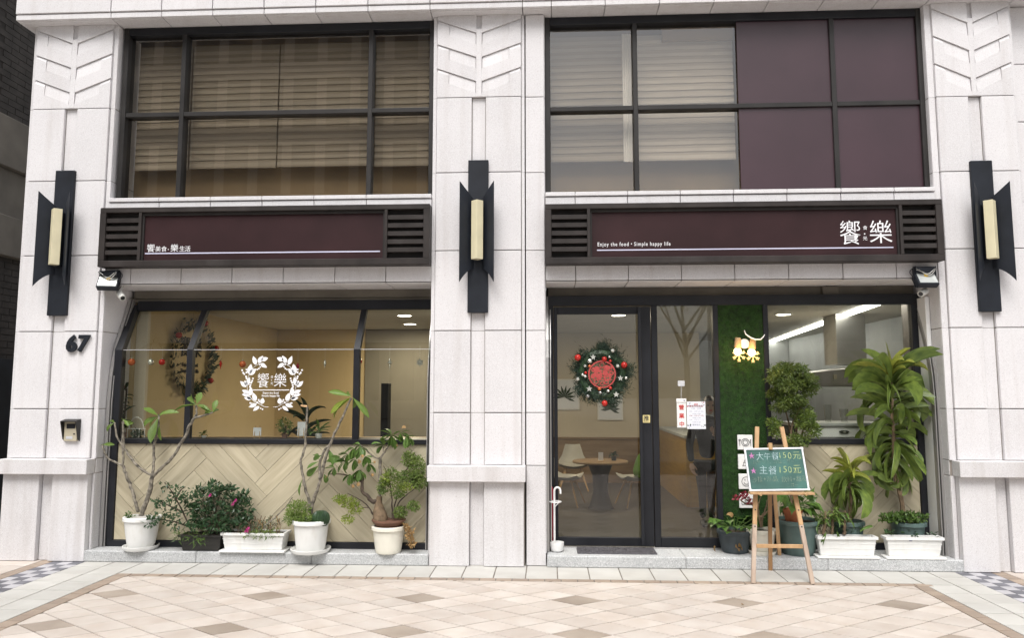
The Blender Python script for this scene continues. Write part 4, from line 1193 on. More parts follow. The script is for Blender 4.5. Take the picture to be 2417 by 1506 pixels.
def branch(root, pts, r0, r1, m, name='branch', n=7, wob=0.004):
    """smooth, slightly wobbling tapered limb through the points"""
    P = [Vector(p) for p in pts]; out = []
    r_ = random.Random(int(abs(P[0].x*1000))+len(P))
    for i in range(len(P)-1):
        a, b, c, d = P[max(i-1,0)], P[i], P[i+1], P[min(i+2,len(P)-1)]
        for k in range(4):
            t = k/4
            q = 0.5*((2*b)+(c-a)*t+(2*a-5*b+4*c-d)*t*t+(3*b-a-3*c+d)*t**3)
            out.append(q+Vector((r_.uniform(-wob,wob), r_.uniform(-wob,wob), 0)))
    out.append(P[-1])
    n_ = len(out)
    rs = [(r0+(r1-r0)*i/(n_-1))*r_.uniform(0.88,1.12) for i in range(n_)]
    return MB().tube(out, rs, n).build(name, m, root, smooth=True)

def box_planter(root, x0, x1, y0, y1, z0, h, m, tray=None, taper=0.018):
    mb = MB()
    mb.hexa([(x0+taper,y0+taper,z0),(x1-taper,y0+taper,z0),(x1-taper,y1-taper,z0),(x0+taper,y1-taper,z0)], [(x0,y0,z0+h*0.86),(x1,y0,z0+h*0.86),(x1,y1,z0+h*0.86),(x0,y1,z0+h*0.86)])
    mb.build('planter_body', m, root, 0.005)
    t = 0.012
    mb = MB()
    mb.box(x0-t, x1+t, y0-t, y0+0.006, z0+h*0.86, z0+h).box(x0-t, x1+t, y1-0.006, y1+t, z0+h*0.86, z0+h)
    mb.box(x0-t, x0+0.006, y0+0.006, y1-0.006, z0+h*0.862, z0+h*0.999).box(x1-0.006, x1+t, y0+0.006, y1-0.006, z0+h*0.862, z0+h*0.999)
    mb.build('planter_rim', m, root)
    for k in (0.36, 0.62):
        q = taper*(1-k/0.86)
        MB().box(x0+q-0.001, x1-q+0.001, y0+q-0.002, y0+q+0.004, z0+h*k, z0+h*k+0.006).build('planter_rib', m, root)
    MB().box(x0+0.007, x1-0.007, y0+0.007, y1-0.007, z0+h*0.861, z0+h*0.90).build('soil', M['soil'], root)
    if tray:
        Bx('tray', tray, root, x0-0.02, x1+0.02, y0-0.02, y1+0.02, z0-0.0195, z0-0.001, bevel=0.004)

PG = 'potted plants on the left step'
PR = 'potted plants on the right step'
# 1 plumeria at the left
p1 = thing('potted_plumeria', 'forked bare plumeria in a white pot with saucer, leftmost on the step', 'potted plant', (-3.72, 0.05, 0.1), PG)
pot(p1, (-3.735, 0.06), 0.121, 0.150, 0.112, 0.275, M['plastic'], 0.014, 0.155)
MB().lathe((-3.735, 0.05), [(0.001, 0.40), (0.10, 0.392), (0.13, 0.375)], 16, False).build('gravel', M['tile_white'], p1)
bk = M['bark']
br = lambda *a, m=bk: branch(p1, list(a[:-2]), a[-2]*0.76, a[-1]*0.8, m, wob=0.006)
br((-3.742, 0.050, 0.378), (-3.719, 0.050, 0.469), (-3.672, 0.040, 0.604), (-3.638, 0.030, 0.763), 0.030, 0.024)
br((-3.638, 0.030, 0.763), (-3.568, 0.020, 0.825), (-3.463, 0.010, 0.919), (-3.354, 0.000, 1.089), (-3.297, 0.000, 1.224), (-3.252, 0.000, 1.297), 0.021, 0.016)
br((-3.252, 0.000, 1.285), (-3.238, 0.000, 1.343), (-3.241, 0.000, 1.409), 0.014, 0.011)
br((-3.252, 0.000, 1.293), (-3.176, -0.010, 1.313), (-3.074, -0.020, 1.344), 0.015, 0.010)
br((-3.638, 0.030, 0.763), (-3.645, 0.050, 0.911), (-3.650, 0.060, 1.064), (-3.624, 0.060, 1.201), (-3.630, 0.060, 1.318), 0.018, 0.013)
br((-3.651, 0.030, 0.770), (-3.756, 0.020, 0.832), (-3.862, 0.020, 0.939), (-3.927, 0.020, 1.039), (-3.934, 0.020, 1.163), (-3.936, 0.020, 1.272), 0.017, 0.011)
br((-3.778, 0.060, 0.429), (-3.816, 0.060, 0.543), (-3.864, 0.070, 0.657), (-3.919, 0.070, 0.780), (-3.955, 0.070, 0.853), 0.022, 0.017)
br((-3.955, 0.070, 0.853), (-4.036, 0.060, 0.888), (-4.093, 0.050, 0.928), (-4.118, 0.040, 0.983), (-4.138, 0.040, 1.045), 0.013, 0.009)
br((-3.955, 0.070, 0.853), (-3.965, 0.080, 1.004), (-4.025, 0.080, 1.120), (-4.056, 0.080, 1.246), 0.013, 0.010)
br((-3.955, 0.070, 0.853), (-3.959, 0.090, 1.003), (-3.978, 0.100, 1.159), (-3.991, 0.100, 1.253), 0.012, 0.010)
PL = LM['plum']
for k, (a, b, w_) in enumerate((( (-3.629, 0.060, 1.310), (-3.726, -0.020, 1.390), .075), ((-3.629, 0.060, 1.310), (-3.459, 0.020, 1.389), .070), ((-3.629, 0.060, 1.302), (-3.760, -0.040, 1.267), .07), ((-3.629, 0.060, 1.294), (-3.640, -0.060, 1.077), .11), ((-3.629, 0.060, 1.302), (-3.794, 0.100, 1.230), .065), ((-3.629, 0.060, 1.302), (-3.571, 0.140, 1.402), .06), ((-3.617, 0.060, 1.224), (-3.581, 0.020, 1.087), .05),
    ((-3.241, 0.000, 1.409), (-3.434, -0.060, 1.429), .07), ((-3.241, 0.000, 1.409), (-3.423, 0.030, 1.553), .07), ((-3.241, 0.000, 1.417), (-3.216, 0.020, 1.530), .075), ((-3.241, 0.000, 1.409), (-3.401, 0.120, 1.482), .06), ((-3.241, 0.000, 1.409), (-3.099, -0.100, 1.430), .06),
    ((-3.074, -0.020, 1.344), (-3.188, -0.060, 1.414), .06), ((-3.074, -0.020, 1.344), (-3.051, -0.020, 1.468), .065), ((-3.074, -0.020, 1.344), (-3.183, 0.080, 1.404), .06), ((-3.074, -0.020, 1.344), (-3.056, 0.050, 1.381), .05),
    ((-3.936, 0.020, 1.272), (-3.853, -0.050, 1.252), .035), ((-4.056, 0.080, 1.246), (-4.114, 0.000, 1.203), .05), ((-4.056, 0.080, 1.246), (-4.135, 0.120, 1.268), .04), ((-3.991, 0.100, 1.253), (-3.886, 0.020, 1.241), .06), ((-3.991, 0.100, 1.253), (-4.005, 0.160, 1.314), .045), ((-4.138, 0.040, 1.045), (-4.009, 0.000, 1.052), .045), ((-4.138, 0.040, 1.045), (-4.192, 0.100, 1.056), .03))):
    leaf_to(PL[k % 3], p1, a, b, w_*0.8, rnd.uniform(-0.5, 0.9))
foliage('weeds', M['leaf_mid'], p1, [(*(-3.814, 0.000, 0.408), .035, .03, .025)], 0.03, 40, 3)
# red flowered plant in the corner behind it (inside the glass)
# 2 shrub in a black planter
p2 = thing('potted_shrub', 'dense dark green shrub with pink flowers in a black planter', 'potted plant', (-3.2, 0.06, 0.1), PG)
box_planter(p2, -3.333, -2.958, -0.02, 0.13, 0.101, 0.145, M['blackpot'])
tw = M['twig']
for pts in (((-3.158, 0.060, 0.263), (-3.145, 0.060, 0.434), (-3.175, 0.050, 0.606)), ((-3.118, 0.060, 0.264), (-3.051, 0.070, 0.452), (-3.019, 0.070, 0.624)), ((-3.098, 0.060, 0.264), (-2.937, 0.040, 0.420), (-2.816, 0.020, 0.556)), ((-3.256, 0.060, 0.251), (-3.334, 0.000, 0.461), (-3.430, -0.020, 0.633), (-3.496, -0.030, 0.710)), ((-3.325, 0.000, 0.442), (-3.438, -0.030, 0.503), (-3.541, -0.050, 0.561)), ((-3.276, 0.040, 0.304), (-3.398, -0.020, 0.362), (-3.560, -0.050, 0.392)), ((-3.397, 0.000, 0.555), (-3.361, 0.000, 0.631), (-3.312, 0.000, 0.669))):
    branch(p2, pts, 0.008, 0.003, tw)
foliage('leaves', M['leaf_dark'], p2, [(*(-3.177, 0.060, 0.529), .10, .10, .10), (*(-3.012, 0.060, 0.587), .12, .11, .11), (*(-2.895, 0.030, 0.460), .11, .10, .11), (*(-3.098, 0.050, 0.379), .16, .11, .09), (*(-2.803, 0.020, 0.519), .05, .06, .09), (*(-2.984, 0.020, 0.329), .14, .09, .07)], 0.044, 900, 5, 0.5, 0.0)
foliage('outer_leaves', M['leaf_dark'], p2, [(*(-3.208, 0.050, 0.625), .05, .05, .05), (*(-3.070, 0.050, 0.664), .05, .05, .05), (*(-2.931, 0.050, 0.635), .06, .05, .05), (*(-2.777, 0.020, 0.575), .05, .05, .05), (*(-2.734, 0.020, 0.463), .04, .05, .05), (*(-2.761, 0.000, 0.364), .06, .05, .05), (*(-3.271, 0.030, 0.476), .05, .05, .06), (*(-3.211, 0.000, 0.349), .07, .05, .05)], 0.046, 420, 15, 0.5, 0.0)
foliage('sparse_leaves', M['leaf_dark'], p2, [(*(-3.486, -0.030, 0.672), .05, .05, .04), (*(-3.375, -0.010, 0.613), .08, .06, .07), (*(-3.528, -0.050, 0.554), .06, .05, .04), (*(-3.532, -0.050, 0.393), .07, .06, .05), (*(-3.437, -0.030, 0.484), .09, .07, .08), (*(-3.384, -0.030, 0.353), .09, .06, .06), (*(-3.309, 0.020, 0.553), .06, .06, .07), (*(-3.598, -0.050, 0.366), .05, .05, .04)], 0.034, 420, 6, 0.55, 0.0)
foliage('grass_tufts', M['leaf_mid'], p2, [(*(-3.328, -0.030, 0.241), .06, .04, .05), (*(-3.142, -0.050, 0.236), .09, .03, .06)], 0.06, 130, 8, 0.12, 0.0)
for c in ((-2.812, -0.060, 0.557), (-2.839, -0.050, 0.525), (-3.052, -0.050, 0.602)):
    foliage('flower', M['flower'], p2, [(*c, .008, .008, .008)], 0.014, 14, 2, 0.8, 0.0)
# 3 white planter with dry stalks
p3 = thing('window_box', 'white box planter of dry stalks and a purple flower on the left step', 'planter', (-2.66, 0.04, 0.1), 'white box planters on the steps')
box_planter(p3, -2.935, -2.379, -0.04, 0.13, 0.121, 0.15, M['plastic'], M['plastic'])
r_ = random.Random(9)
for k in range(46):
    x_, y_ = r_.uniform(-2.834, -2.435), r_.uniform(-0.01, 0.1)
    h_ = r_.uniform(0.05, 0.17)
    MB().tube([(x_, y_, 0.25), (x_+r_.uniform(-.02,.02), y_, 0.25+h_*0.6), (x_+r_.uniform(-.03,.03), y_, 0.25+h_)], [0.003,0.0025,0.0045], 5).build('stalk', M['bark_brown'] if k % 3 else M['leaf_dry'], p3)
foliage('stalk_leaves', M['leaf_dark'], p3, [(*(-2.783, 0.050, 0.382), .07, .06, .05), (*(-2.675, 0.030, 0.330), .10, .05, .04), (*(-2.526, 0.050, 0.346), .08, .05, .05)], 0.026, 360, 12, 0.25, 0.0)
foliage('grass_tufts', M['leaf_fern'], p3, [(*(-2.566, -0.040, 0.262), .18, .03, .025), (*(-2.651, -0.020, 0.257), .12, .05, .02), (*(-2.485, 0.000, 0.270), .06, .05, .02)], 0.035, 420, 13, 0.2, 0.0)
foliage('flower', M['flower'], p3, [(*(-2.694, -0.060, 0.298), .014, .012, .014)], 0.022, 18, 2, 0.8, 0.0)
branch(p3, ((-2.629, 0.000, 0.268), (-2.508, 0.000, 0.374), (-2.387, 0.000, 0.487), (-2.320, 0.000, 0.581)), 0.007, 0.004, bk)
# 4 second plumeria
p4 = thing('potted_plumeria', 'two stemmed plumeria with a fern and round cactus in a white pot', 'potted plant', (-2.14, 0.02, 0.1), PG)
pot(p4, (-2.145, 0.02), 0.121, 0.152, 0.125, 0.265, M['plastic'], 0.018, 0.178)
branch(p4, ((-2.153, 0.020, 0.351), (-2.144, 0.020, 0.430), (-2.178, 0.020, 0.561), (-2.222, 0.020, 0.711), (-2.262, 0.020, 0.893)), 0.016, 0.012, bk)
branch(p4, ((-2.262, 0.020, 0.893), (-2.226, 0.030, 1.033), (-2.218, 0.030, 1.167), (-2.217, 0.030, 1.398)), 0.011, 0.010, bk)
MB().tube([(-2.217, 0.030, 1.398), (-2.273, 0.020, 1.406)], [0.011, 0.008], 6).build('cut_end', M['easel'], p4)
branch(p4, ((-2.146, 0.020, 0.374), (-2.139, 0.010, 0.525), (-2.082, 0.000, 0.677), (-2.061, 0.000, 0.771), (-2.026, 0.000, 0.941), (-1.964, 0.000, 1.112), (-1.879, 0.000, 1.303), (-1.801, 0.000, 1.476)), 0.017, 0.010, bk)
branch(p4, ((-2.072, 0.000, 0.752), (-2.082, 0.020, 0.882), (-2.045, 0.030, 0.996), (-1.999, 0.030, 1.053)), 0.014, 0.010, bk)
for k, (a, b, w_) in enumerate((((-1.801, 0.000, 1.491), (-2.012, -0.020, 1.545), .055), ((-1.801, 0.000, 1.483), (-2.037, -0.050, 1.369), .075), ((-1.801, 0.000, 1.476), (-2.003, -0.020, 1.353), .07), ((-1.789, 0.000, 1.483), (-1.622, -0.030, 1.308), .055), ((-1.801, 0.000, 1.491), (-1.921, 0.100, 1.553), .05), ((-1.789, 0.000, 1.483), (-1.749, 0.120, 1.435), .05))):
    leaf_to(LM['lime'][k % 2] if k in (1, 2) else PL[k % 3], p4, a, b, w_, rnd.uniform(-0.2, 0.7))
for k, (a, b, w_) in enumerate((((-2.084, 0.000, 0.903), (-2.187, -0.050, 0.862), .05), ((-2.058, 0.000, 0.960), (-2.141, -0.040, 0.925), .04), ((-2.234, 0.020, 0.749), (-2.279, -0.020, 0.603), .05), ((-2.087, 0.000, 0.865), (-2.196, -0.060, 0.773), .06), ((-2.018, 0.000, 0.903), (-1.896, -0.020, 0.944), .07), ((-2.034, 0.000, 0.790), (-1.985, -0.030, 0.726), .05), ((-2.007, 0.020, 1.016), (-1.925, -0.050, 0.890), .06), ((-2.088, 0.000, 0.922), (-2.146, 0.050, 1.013), .05))):
    leaf_to(LM['mid'][k % 2], p4, a, b, w_, rnd.uniform(-0.6, 0.8))
foliage('fern', M['leaf_fern'], p4, [(*(-2.252, -0.020, 0.473), .10, .08, .08), (*(-2.301, -0.040, 0.412), .07, .06, .06), (*(-2.186, -0.060, 0.402), .08, .05, .05)], 0.030, 1300, 15, 0.3, 0.0)
mb = MB(); n = 16
cc = Vector((-2.049, -0.020, 0.400))
for k in range(n):
    a = 2*math.pi*k/n
    mb.tube([cc+Vector((0.068*math.cos(a)*math.cos(t), 0.06*math.sin(a)*math.cos(t), 0.07*math.sin(t))) for t in [-1.2+2.5*i/7 for i in range(8)]], [0.004,0.013,0.017,0.018,0.018,0.016,0.012,0.004], 6)
mb.build('cactus_ball', M['leaf_inside'], p4, smooth=True)
# 5 bonsai like pachira with ferny foliage
p5 = thing('potted_bonsai', 'swollen trunk bonsai with hand shaped leaves in a white pot under a brown bowl', 'potted plant', (-1.44, 0.04, 0.1), PG)
pot(p5, (-1.445, 0.04), 0.101, 0.138, 0.112, 0.235, M['cream_pot'], 0.014)
MB().lathe((-1.445, 0.04), [(0.110,0.325),(0.135,0.37),(0.152,0.378),(0.152,0.392),(0.135,0.392),(0.12,0.375),(0.001,0.38)], 28).build('brown_bowl', M['brownpot'], p5, smooth=True)
MB().tube([(-1.525, 0.040, 0.353), (-1.522, 0.040, 0.405), (-1.535, 0.040, 0.469), (-1.540, 0.040, 0.532), (-1.533, 0.040, 0.592)], [0.062,0.066,0.054,0.032,0.024], 12).build('trunk', M['bark_brown'], p5, smooth=True)
branch(p5, ((-1.533, 0.040, 0.562), (-1.592, 0.030, 0.545), (-1.644, 0.020, 0.602), (-1.688, 0.020, 0.639), (-1.686, 0.020, 0.752), (-1.711, 0.020, 0.827)), 0.022, 0.010, M['twig'])
branch(p5, ((-1.685, 0.020, 0.714), (-1.751, 0.000, 0.762), (-1.873, -0.020, 0.793), (-1.972, -0.040, 0.795)), 0.009, 0.004, M['twig'])
branch(p5, ((-1.533, 0.040, 0.581), (-1.534, 0.050, 0.712), (-1.539, 0.060, 0.900), (-1.544, 0.060, 0.930)), 0.012, 0.016, bk)
branch(p5, ((-1.544, 0.060, 0.923), (-1.604, 0.050, 0.946), (-1.641, 0.040, 0.985), (-1.715, 0.020, 1.055)), 0.009, 0.005, bk)
branch(p5, ((-1.536, 0.060, 0.930), (-1.483, 0.060, 1.007), (-1.449, 0.060, 1.072), (-1.432, 0.050, 1.130)), 0.009, 0.005, bk)
branch(p5, ((-1.536, 0.060, 0.923), (-1.510, 0.060, 0.984), (-1.510, 0.060, 1.033)), 0.008, 0.005, bk)
for q in (((-1.416, 0.030, 0.397), (-1.416, 0.020, 0.566), (-1.442, 0.000, 0.756), (-1.489, -0.020, 0.870)), ((-1.404, 0.030, 0.397), (-1.382, 0.040, 0.564), (-1.308, 0.040, 0.790), (-1.231, 0.030, 0.942)), ((-1.396, 0.030, 0.397), (-1.358, 0.020, 0.529), (-1.259, 0.000, 0.626), (-1.180, -0.020, 0.685)), ((-1.590, 0.030, 0.433), (-1.630, 0.000, 0.512), (-1.693, -0.030, 0.572), (-1.803, -0.050, 0.629)), ((-1.570, 0.030, 0.414), (-1.614, 0.000, 0.493), (-1.674, -0.020, 0.496))):
    branch(p5, q, 0.007, 0.003, M['twig'])
r_ = random.Random(21)
def palmate(root, c, d, L, n=6, droop=0.5):
    c = Vector(c); d = Vector(d).normalized()
    u = d.cross(Vector((0,-1,0.3))).normalized(); v = d.cross(u).normalized()
    for k in range(n):
        a = -1.25+2.5*k/(n-1)
        dd = d*math.cos(a)+u*math.sin(a)+Vector((0,0,-droop*0.5))
        o = put_leaf(LM['mid'][k % 2], root, c, dd, L*r_.uniform(0.8,1.1)*(1-0.2*abs(a)), L*0.36, r_.uniform(-.4,.4))
        if r_.random() < 0.14:
            put_leaf(LM['dry'][0], root, c+Vector(dd).normalized()*L*0.78+Vector((0,-.003,-0.01)), dd, L*0.28, L*0.24, r_.uniform(-.5,.5))
for px in (((-1.715, 0.020, 1.055), (-0.9,-0.3,-0.3)), ((-1.768, 0.000, 1.026), (-0.6,-0.5,-0.7)), ((-1.715, 0.020, 1.036), (0.2,-0.7,-0.5)), ((-1.819, -0.020, 0.974), (-0.8,-0.4,-0.4)), ((-1.751, -0.010, 0.924), (-0.5,-0.5,-0.8)), ((-1.667, 0.020, 0.949), (0.5,-0.5,-0.6)), ((-1.834, -0.030, 0.907), (-0.9,-0.2,-0.4)), ((-1.713, 0.000, 0.829), (-0.2,-0.6,-0.9)), ((-1.634, 0.020, 0.884), (0.7,-0.3,-0.6)), ((-1.792, -0.020, 0.794), (-0.3,-0.6,-0.9)), ((-1.432, 0.050, 1.130), (0.8,-0.4,-0.2)), ((-1.432, 0.050, 1.137), (-0.8,-0.3,0.1)), ((-1.352, 0.040, 1.161), (0.9,-0.4,-0.5)), ((-1.292, 0.030, 1.131), (0.6,-0.5,-0.6)), ((-1.511, 0.060, 1.045), (-0.5,-0.5,0.5)), ((-1.927, -0.040, 0.851), (-0.9,-0.3,-0.3))):
    palmate(p5, px[0], px[1], r_.uniform(0.10, 0.15), 6)
foliage('feathery_leaves', M['leaf_fern'], p5, [(*(-1.186, 0.000, 0.832), .07, .08, .12), (*(-1.267, 0.020, 0.924), .06, .06, .07), (*(-1.280, 0.000, 0.757), .10, .07, .07), (*(-1.161, -0.020, 0.723), .07, .05, .06), (*(-1.411, -0.020, 0.777), .06, .05, .08), (*(-1.351, -0.020, 0.647), .07, .05, .06), (*(-1.484, -0.030, 0.685), .05, .05, .07), (*(-1.332, -0.010, 0.460), .06, .05, .05), (*(-1.216, -0.020, 0.518), .06, .05, .04)], 0.021, 4200, 31, 0.5, 0.0)
foliage('lime_sprigs', M['leaf_lime'], p5, [(*(-1.802, -0.050, 0.555), .09, .06, .05), (*(-1.876, -0.060, 0.582), .05, .05, .03), (*(-1.734, -0.040, 0.498), .06, .05, .05), (*(-1.791, -0.050, 0.407), .05, .04, .04), (*(-1.462, -0.050, 0.762), .04, .04, .06), (*(-1.270, -0.050, 0.688), .06, .04, .03)], 0.022, 1050, 33, 0.5, 0.0)
foliage('dried_sprigs', M['leaf_dry'], p5, [(*(-1.239, -0.020, 0.270), .035, .04, .05), (*(-1.221, -0.030, 0.199), .03, .03, .04), (*(-1.273, -0.010, 0.331), .03, .03, .03)], 0.028, 220, 35, 0.5, 0.0)
branch(p5, ((-1.352, 0.000, 0.376), (-1.278, -0.020, 0.351), (-1.230, -0.030, 0.272), (-1.221, -0.030, 0.188)), 0.004, 0.002, M['leaf_dry'])

# ---- right step
q1 = thing('potted_geranium', 'broad leaved green plant in a slate pot at the foot of the turf wall', 'potted plant', (1.66, 0.22, 0.1), PR)
pot(q1, (1.665, 0.22), 0.101, 0.142, 0.115, 0.195, M['darkpot'], 0.014)
r_ = random.Random(41)
for k in range(30):
    a = r_.uniform(0, 6.28); e = r_.uniform(0.1, 1.2)
    b = Vector((1.665+0.07*math.cos(a), 0.22+0.06*math.sin(a), 0.28+0.05*r_.random()))
    t = b+Vector((0.12*math.cos(a), 0.10*math.sin(a)-0.03, 0.09*math.sin(e)))
    MB().tube([b, t], 0.003, 4).build('leaf_stem', M['leaf_mid'], q1)
    put_leaf(LM['pothos'][k % 2], q1, t, (math.cos(a), math.sin(a)-0.4, 0.15), r_.uniform(0.07,0.11), r_.uniform(0.07,0.10), r_.uniform(-.4,.4))
for c, d, L in (((1.570, 0.100, 0.443), (0.6,-0.3,0.3), .06), ((1.666, 0.070, 0.208), (0.1,-0.3,-1), .075), ((1.640, 0.070, 0.197), (-0.1,-0.4,-1), .065), ((1.469, 0.100, 0.163), (-0.5,-0.4,0.1), .06)):
    put_leaf(LM['dry'][1], q1, c, d, L, L*0.5, 0.6)
q2 = thing('potted_desert_rose', 'bare twigged plant with dark red flowers in a cream pot behind the easel', 'potted plant', (1.88, 0.15, 0.1), PR)
pot(q2, (1.885, 0.15), 0.118, 0.118, 0.085, 0.20, M['cream_pot'], 0.012, 0.122)
tr = (1.884, 0.150, 0.330)
for q in ((tr, (1.879, 0.150, 0.393), (1.852, 0.140, 0.461), (1.801, 0.120, 0.538), (1.734, 0.100, 0.584)), (tr, (1.898, 0.150, 0.423), (1.928, 0.140, 0.498), (1.939, 0.120, 0.576)), (tr, (1.865, 0.140, 0.417), (1.861, 0.140, 0.517), (1.881, 0.120, 0.594)), ((1.879, 0.150, 0.415), (1.956, 0.150, 0.479), (1.989, 0.130, 0.538)), ((1.852, 0.140, 0.461), (1.827, 0.150, 0.515), (1.817, 0.130, 0.603)), ((1.801, 0.120, 0.538), (1.740, 0.100, 0.540), (1.691, 0.080, 0.580))):
    branch(q2, q, 0.011, 0.004, M['bark_brown'])
for c in ((1.694, 0.030, 0.620), (1.720, 0.030, 0.631), (1.679, 0.030, 0.601), (1.770, 0.060, 0.561), (1.656, 0.100, 0.591), (1.741, 0.040, 0.611)):
    foliage('flower', M['flower_red'], q2, [(*c, .016, .012, .012)], 0.024, 16, 2, 0.8, 0.0)
q3 = thing('potted_aralia', 'tall ferny aralia in a big teal pot behind the easel', 'potted plant', (2.2, 0.2, 0.1), PR)
pot(q3, (2.205, 0.165), 0.101, 0.178, 0.135, 0.30, M['teal'], 0.016)
for q in (((2.171, 0.220, 0.357), (2.201, 0.230, 0.674), (2.217, 0.240, 1.014), (2.191, 0.250, 1.243), (2.145, 0.250, 1.455)), ((2.194, 0.220, 0.357), (2.213, 0.220, 0.676), (2.235, 0.220, 1.054), (2.252, 0.200, 1.283), (2.265, 0.200, 1.513)), ((2.216, 0.220, 0.358), (2.247, 0.220, 0.789), (2.266, 0.200, 1.055), (2.303, 0.180, 1.208), (2.341, 0.170, 1.323)), ((2.172, 0.200, 0.361), (2.173, 0.200, 0.791), (2.163, 0.190, 1.018), (2.127, 0.180, 1.151), (2.086, 0.180, 1.246)), ((2.195, 0.200, 0.361), (2.191, 0.180, 0.830), (2.178, 0.180, 1.094), (2.206, 0.180, 1.246), (2.280, 0.180, 1.399))):
    branch(q3, q, 0.012, 0.006, M['bark_brown'])
r_ = random.Random(5); ac = []
for cx_, cz_, rx_, rz_, n_ in ((2.188, 1.609, .19, .16, 34), (2.181, 1.406, .16, .08, 9)):
    for _ in range(n_):
        a, q_ = r_.uniform(0, 6.28), r_.uniform(0.0, 1.0)**0.5
        ac.append((cx_+rx_*q_*math.cos(a), 0.20+r_.uniform(-.10,.08), cz_+rz_*q_*math.sin(a), r_.uniform(.045,.075), r_.uniform(.045,.07), r_.uniform(.035,.055)))
foliage('ferny_leaves', M['leaf_aralia'], q3, ac, 0.034, 8200, 51, 0.26, 0.3, 0.5)
foliage('lower_ferny_leaves', M['leaf_aralia'], q3, [(*(2.322, 0.150, 1.285), .08, .08, .08), (*(2.360, 0.130, 1.192), .06, .06, .07), (*(2.264, 0.150, 1.248), .05, .06, .05), (*(2.034, 0.160, 1.247), .06, .06, .05), (*(2.047, 0.160, 1.171), .05, .05, .05), (*(2.192, 0.120, 1.098), .06, .05, .06), (*(2.277, 0.150, 1.097), .05, .05, .05)], 0.032, 2000, 52, 0.34, 0.0)
q4 = thing('potted_pothos', 'glossy green pothos in a terracotta pot set on the teal pot', 'potted plant', (2.142, 0.080, 0.407), PR)
cx, cy, z0 = 2.154, 0.12, 0.385
pot(q4, (cx, cy), 0.372, 0.075, 0.055, 0.125, M['terra'], 0.008)
r_ = random.Random(61)
for k in range(34):
    a = r_.uniform(0, 6.28); b = Vector((cx, cy, z0+0.10))
    t = b+Vector((r_.uniform(0.04,0.16)*math.cos(a)+0.02, 0.10*math.sin(a)-0.03, r_.uniform(-0.02, 0.17)))
    MB().tube([b, (b+t)/2+Vector((0,0,0.03)), t], 0.003, 4).build('leaf_stem', M['leaf_mid'], q4)
    put_leaf(LM['pothos'][k % 2], q4, t, (math.cos(a)+0.2, math.sin(a)-0.5, -0.5+r_.uniform(-.3,.6)), r_.uniform(0.09,0.14), r_.uniform(0.06,0.095), r_.uniform(-.5,.5))
for k, (a, b) in enumerate((((2.270, 0.080, 0.584), (2.337, 0.050, 0.698)), ((2.288, 0.080, 0.566), (2.360, 0.050, 0.618)), ((2.286, 0.080, 0.529), (2.364, 0.040, 0.536)), ((2.252, 0.080, 0.602), (2.320, 0.100, 0.736)))):
    leaf_to(LM['pothos'][k % 2], q4, a, b, 0.06, 0.3)
    MB().tube([(cx, cy, z0+0.1), a], 0.003, 4).build('leaf_stem', M['leaf_mid'], q4)
def dracaena(root, stem, n, L, wd, seed, young=0.2, lo=-0.5, hi=1.25, tz0=0.55, mess=0.15):
    """strap leaves in a spiral along the upper part of the stem"""
    r_ = random.Random(seed)
    S_ = [Vector(p) for p in stem]
    for k in range(n):
        t = tz0+(1-tz0)*(k+0.5)/n
        f_ = t*(len(S_)-1); i = min(int(f_), len(S_)-2); p = S_[i].lerp(S_[i+1], f_-i)
        u = (k+0.5)/n
        a = k*2.39996+r_.uniform(-.3,.3); e = lo+(hi-lo)*u+r_.uniform(-mess,mess)
        d = (math.cos(a)*math.cos(e), math.sin(a)*math.cos(e)*0.85, math.sin(e))
        yy = u > 1-young
        ms = LM['dra2'] if yy else LM['dra']
        put_leaf(ms[r_.randrange(len(ms))], root, p, d, L*r_.uniform(0.6,1.15)*(0.75 if yy else 0.75+0.4*u), wd*r_.uniform(0.8,1.15), r_.uniform(-.5,.5))
q5 = thing('potted_dracaena', 'low dracaena with yellow green crown in a teal pot', 'potted plant', (2.6, 0.3, 0.1), PR)
pot(q5, (2.66, 0.212), 0.101, 0.132, 0.098, 0.285, M['teal'], 0.015)
st = ((2.682, 0.220, 0.362), (2.693, 0.200, 0.532), (2.684, 0.180, 0.684), (2.679, 0.170, 0.827))
branch(q5, st, 0.016, 0.012, M['bark_brown'], 'stem')
dracaena(q5, st, 46, 0.36, 0.030, 71, 0.36, -0.3, 1.35, 0.5, 0.35)
q6 = thing('window_box', 'white box planter with arching leaves, left one on the right step', 'planter', (2.62, 0.05, 0.1), 'white box planters on the steps')
box_planter(q6, 2.325, 2.813, -0.012, 0.075, 0.121, 0.165, M['plastic'], M['plastic'])
r_ = random.Random(81)
for c in ((2.397, 0.060, 0.289), (2.477, 0.080, 0.286), (2.572, 0.070, 0.289)):
    branch(q6, (c, (c[0]+.01, c[1], c[2]+.1), (c[0]+.02, c[1], c[2]+.2)), 0.014, 0.01, M['bark_brown'], 'stem', wob=0.006)
for k in range(20):
    c = ((2.400, 0.060, 0.369), (2.494, 0.080, 0.421), (2.577, 0.070, 0.423))[k % 3]
    a = r_.uniform(0, 6.28)
    put_leaf(LM['spider'][k % 2], q6, (c[0], c[1], c[2]+r_.uniform(-.02,.06)), (math.cos(a), math.sin(a)-0.3, r_.uniform(.1,1)), r_.uniform(0.10,0.17), 0.022, r_.uniform(-.4,.4))
foliage('curly_leaves', M['leaf_fern'], q6, [(*(2.485, 0.050, 0.473), .05, .05, .04), (*(2.545, 0.050, 0.437), .06, .05, .04), (*(2.392, 0.080, 0.420), .05, .05, .05)], 0.034, 150, 82, 0.4, 0.0)
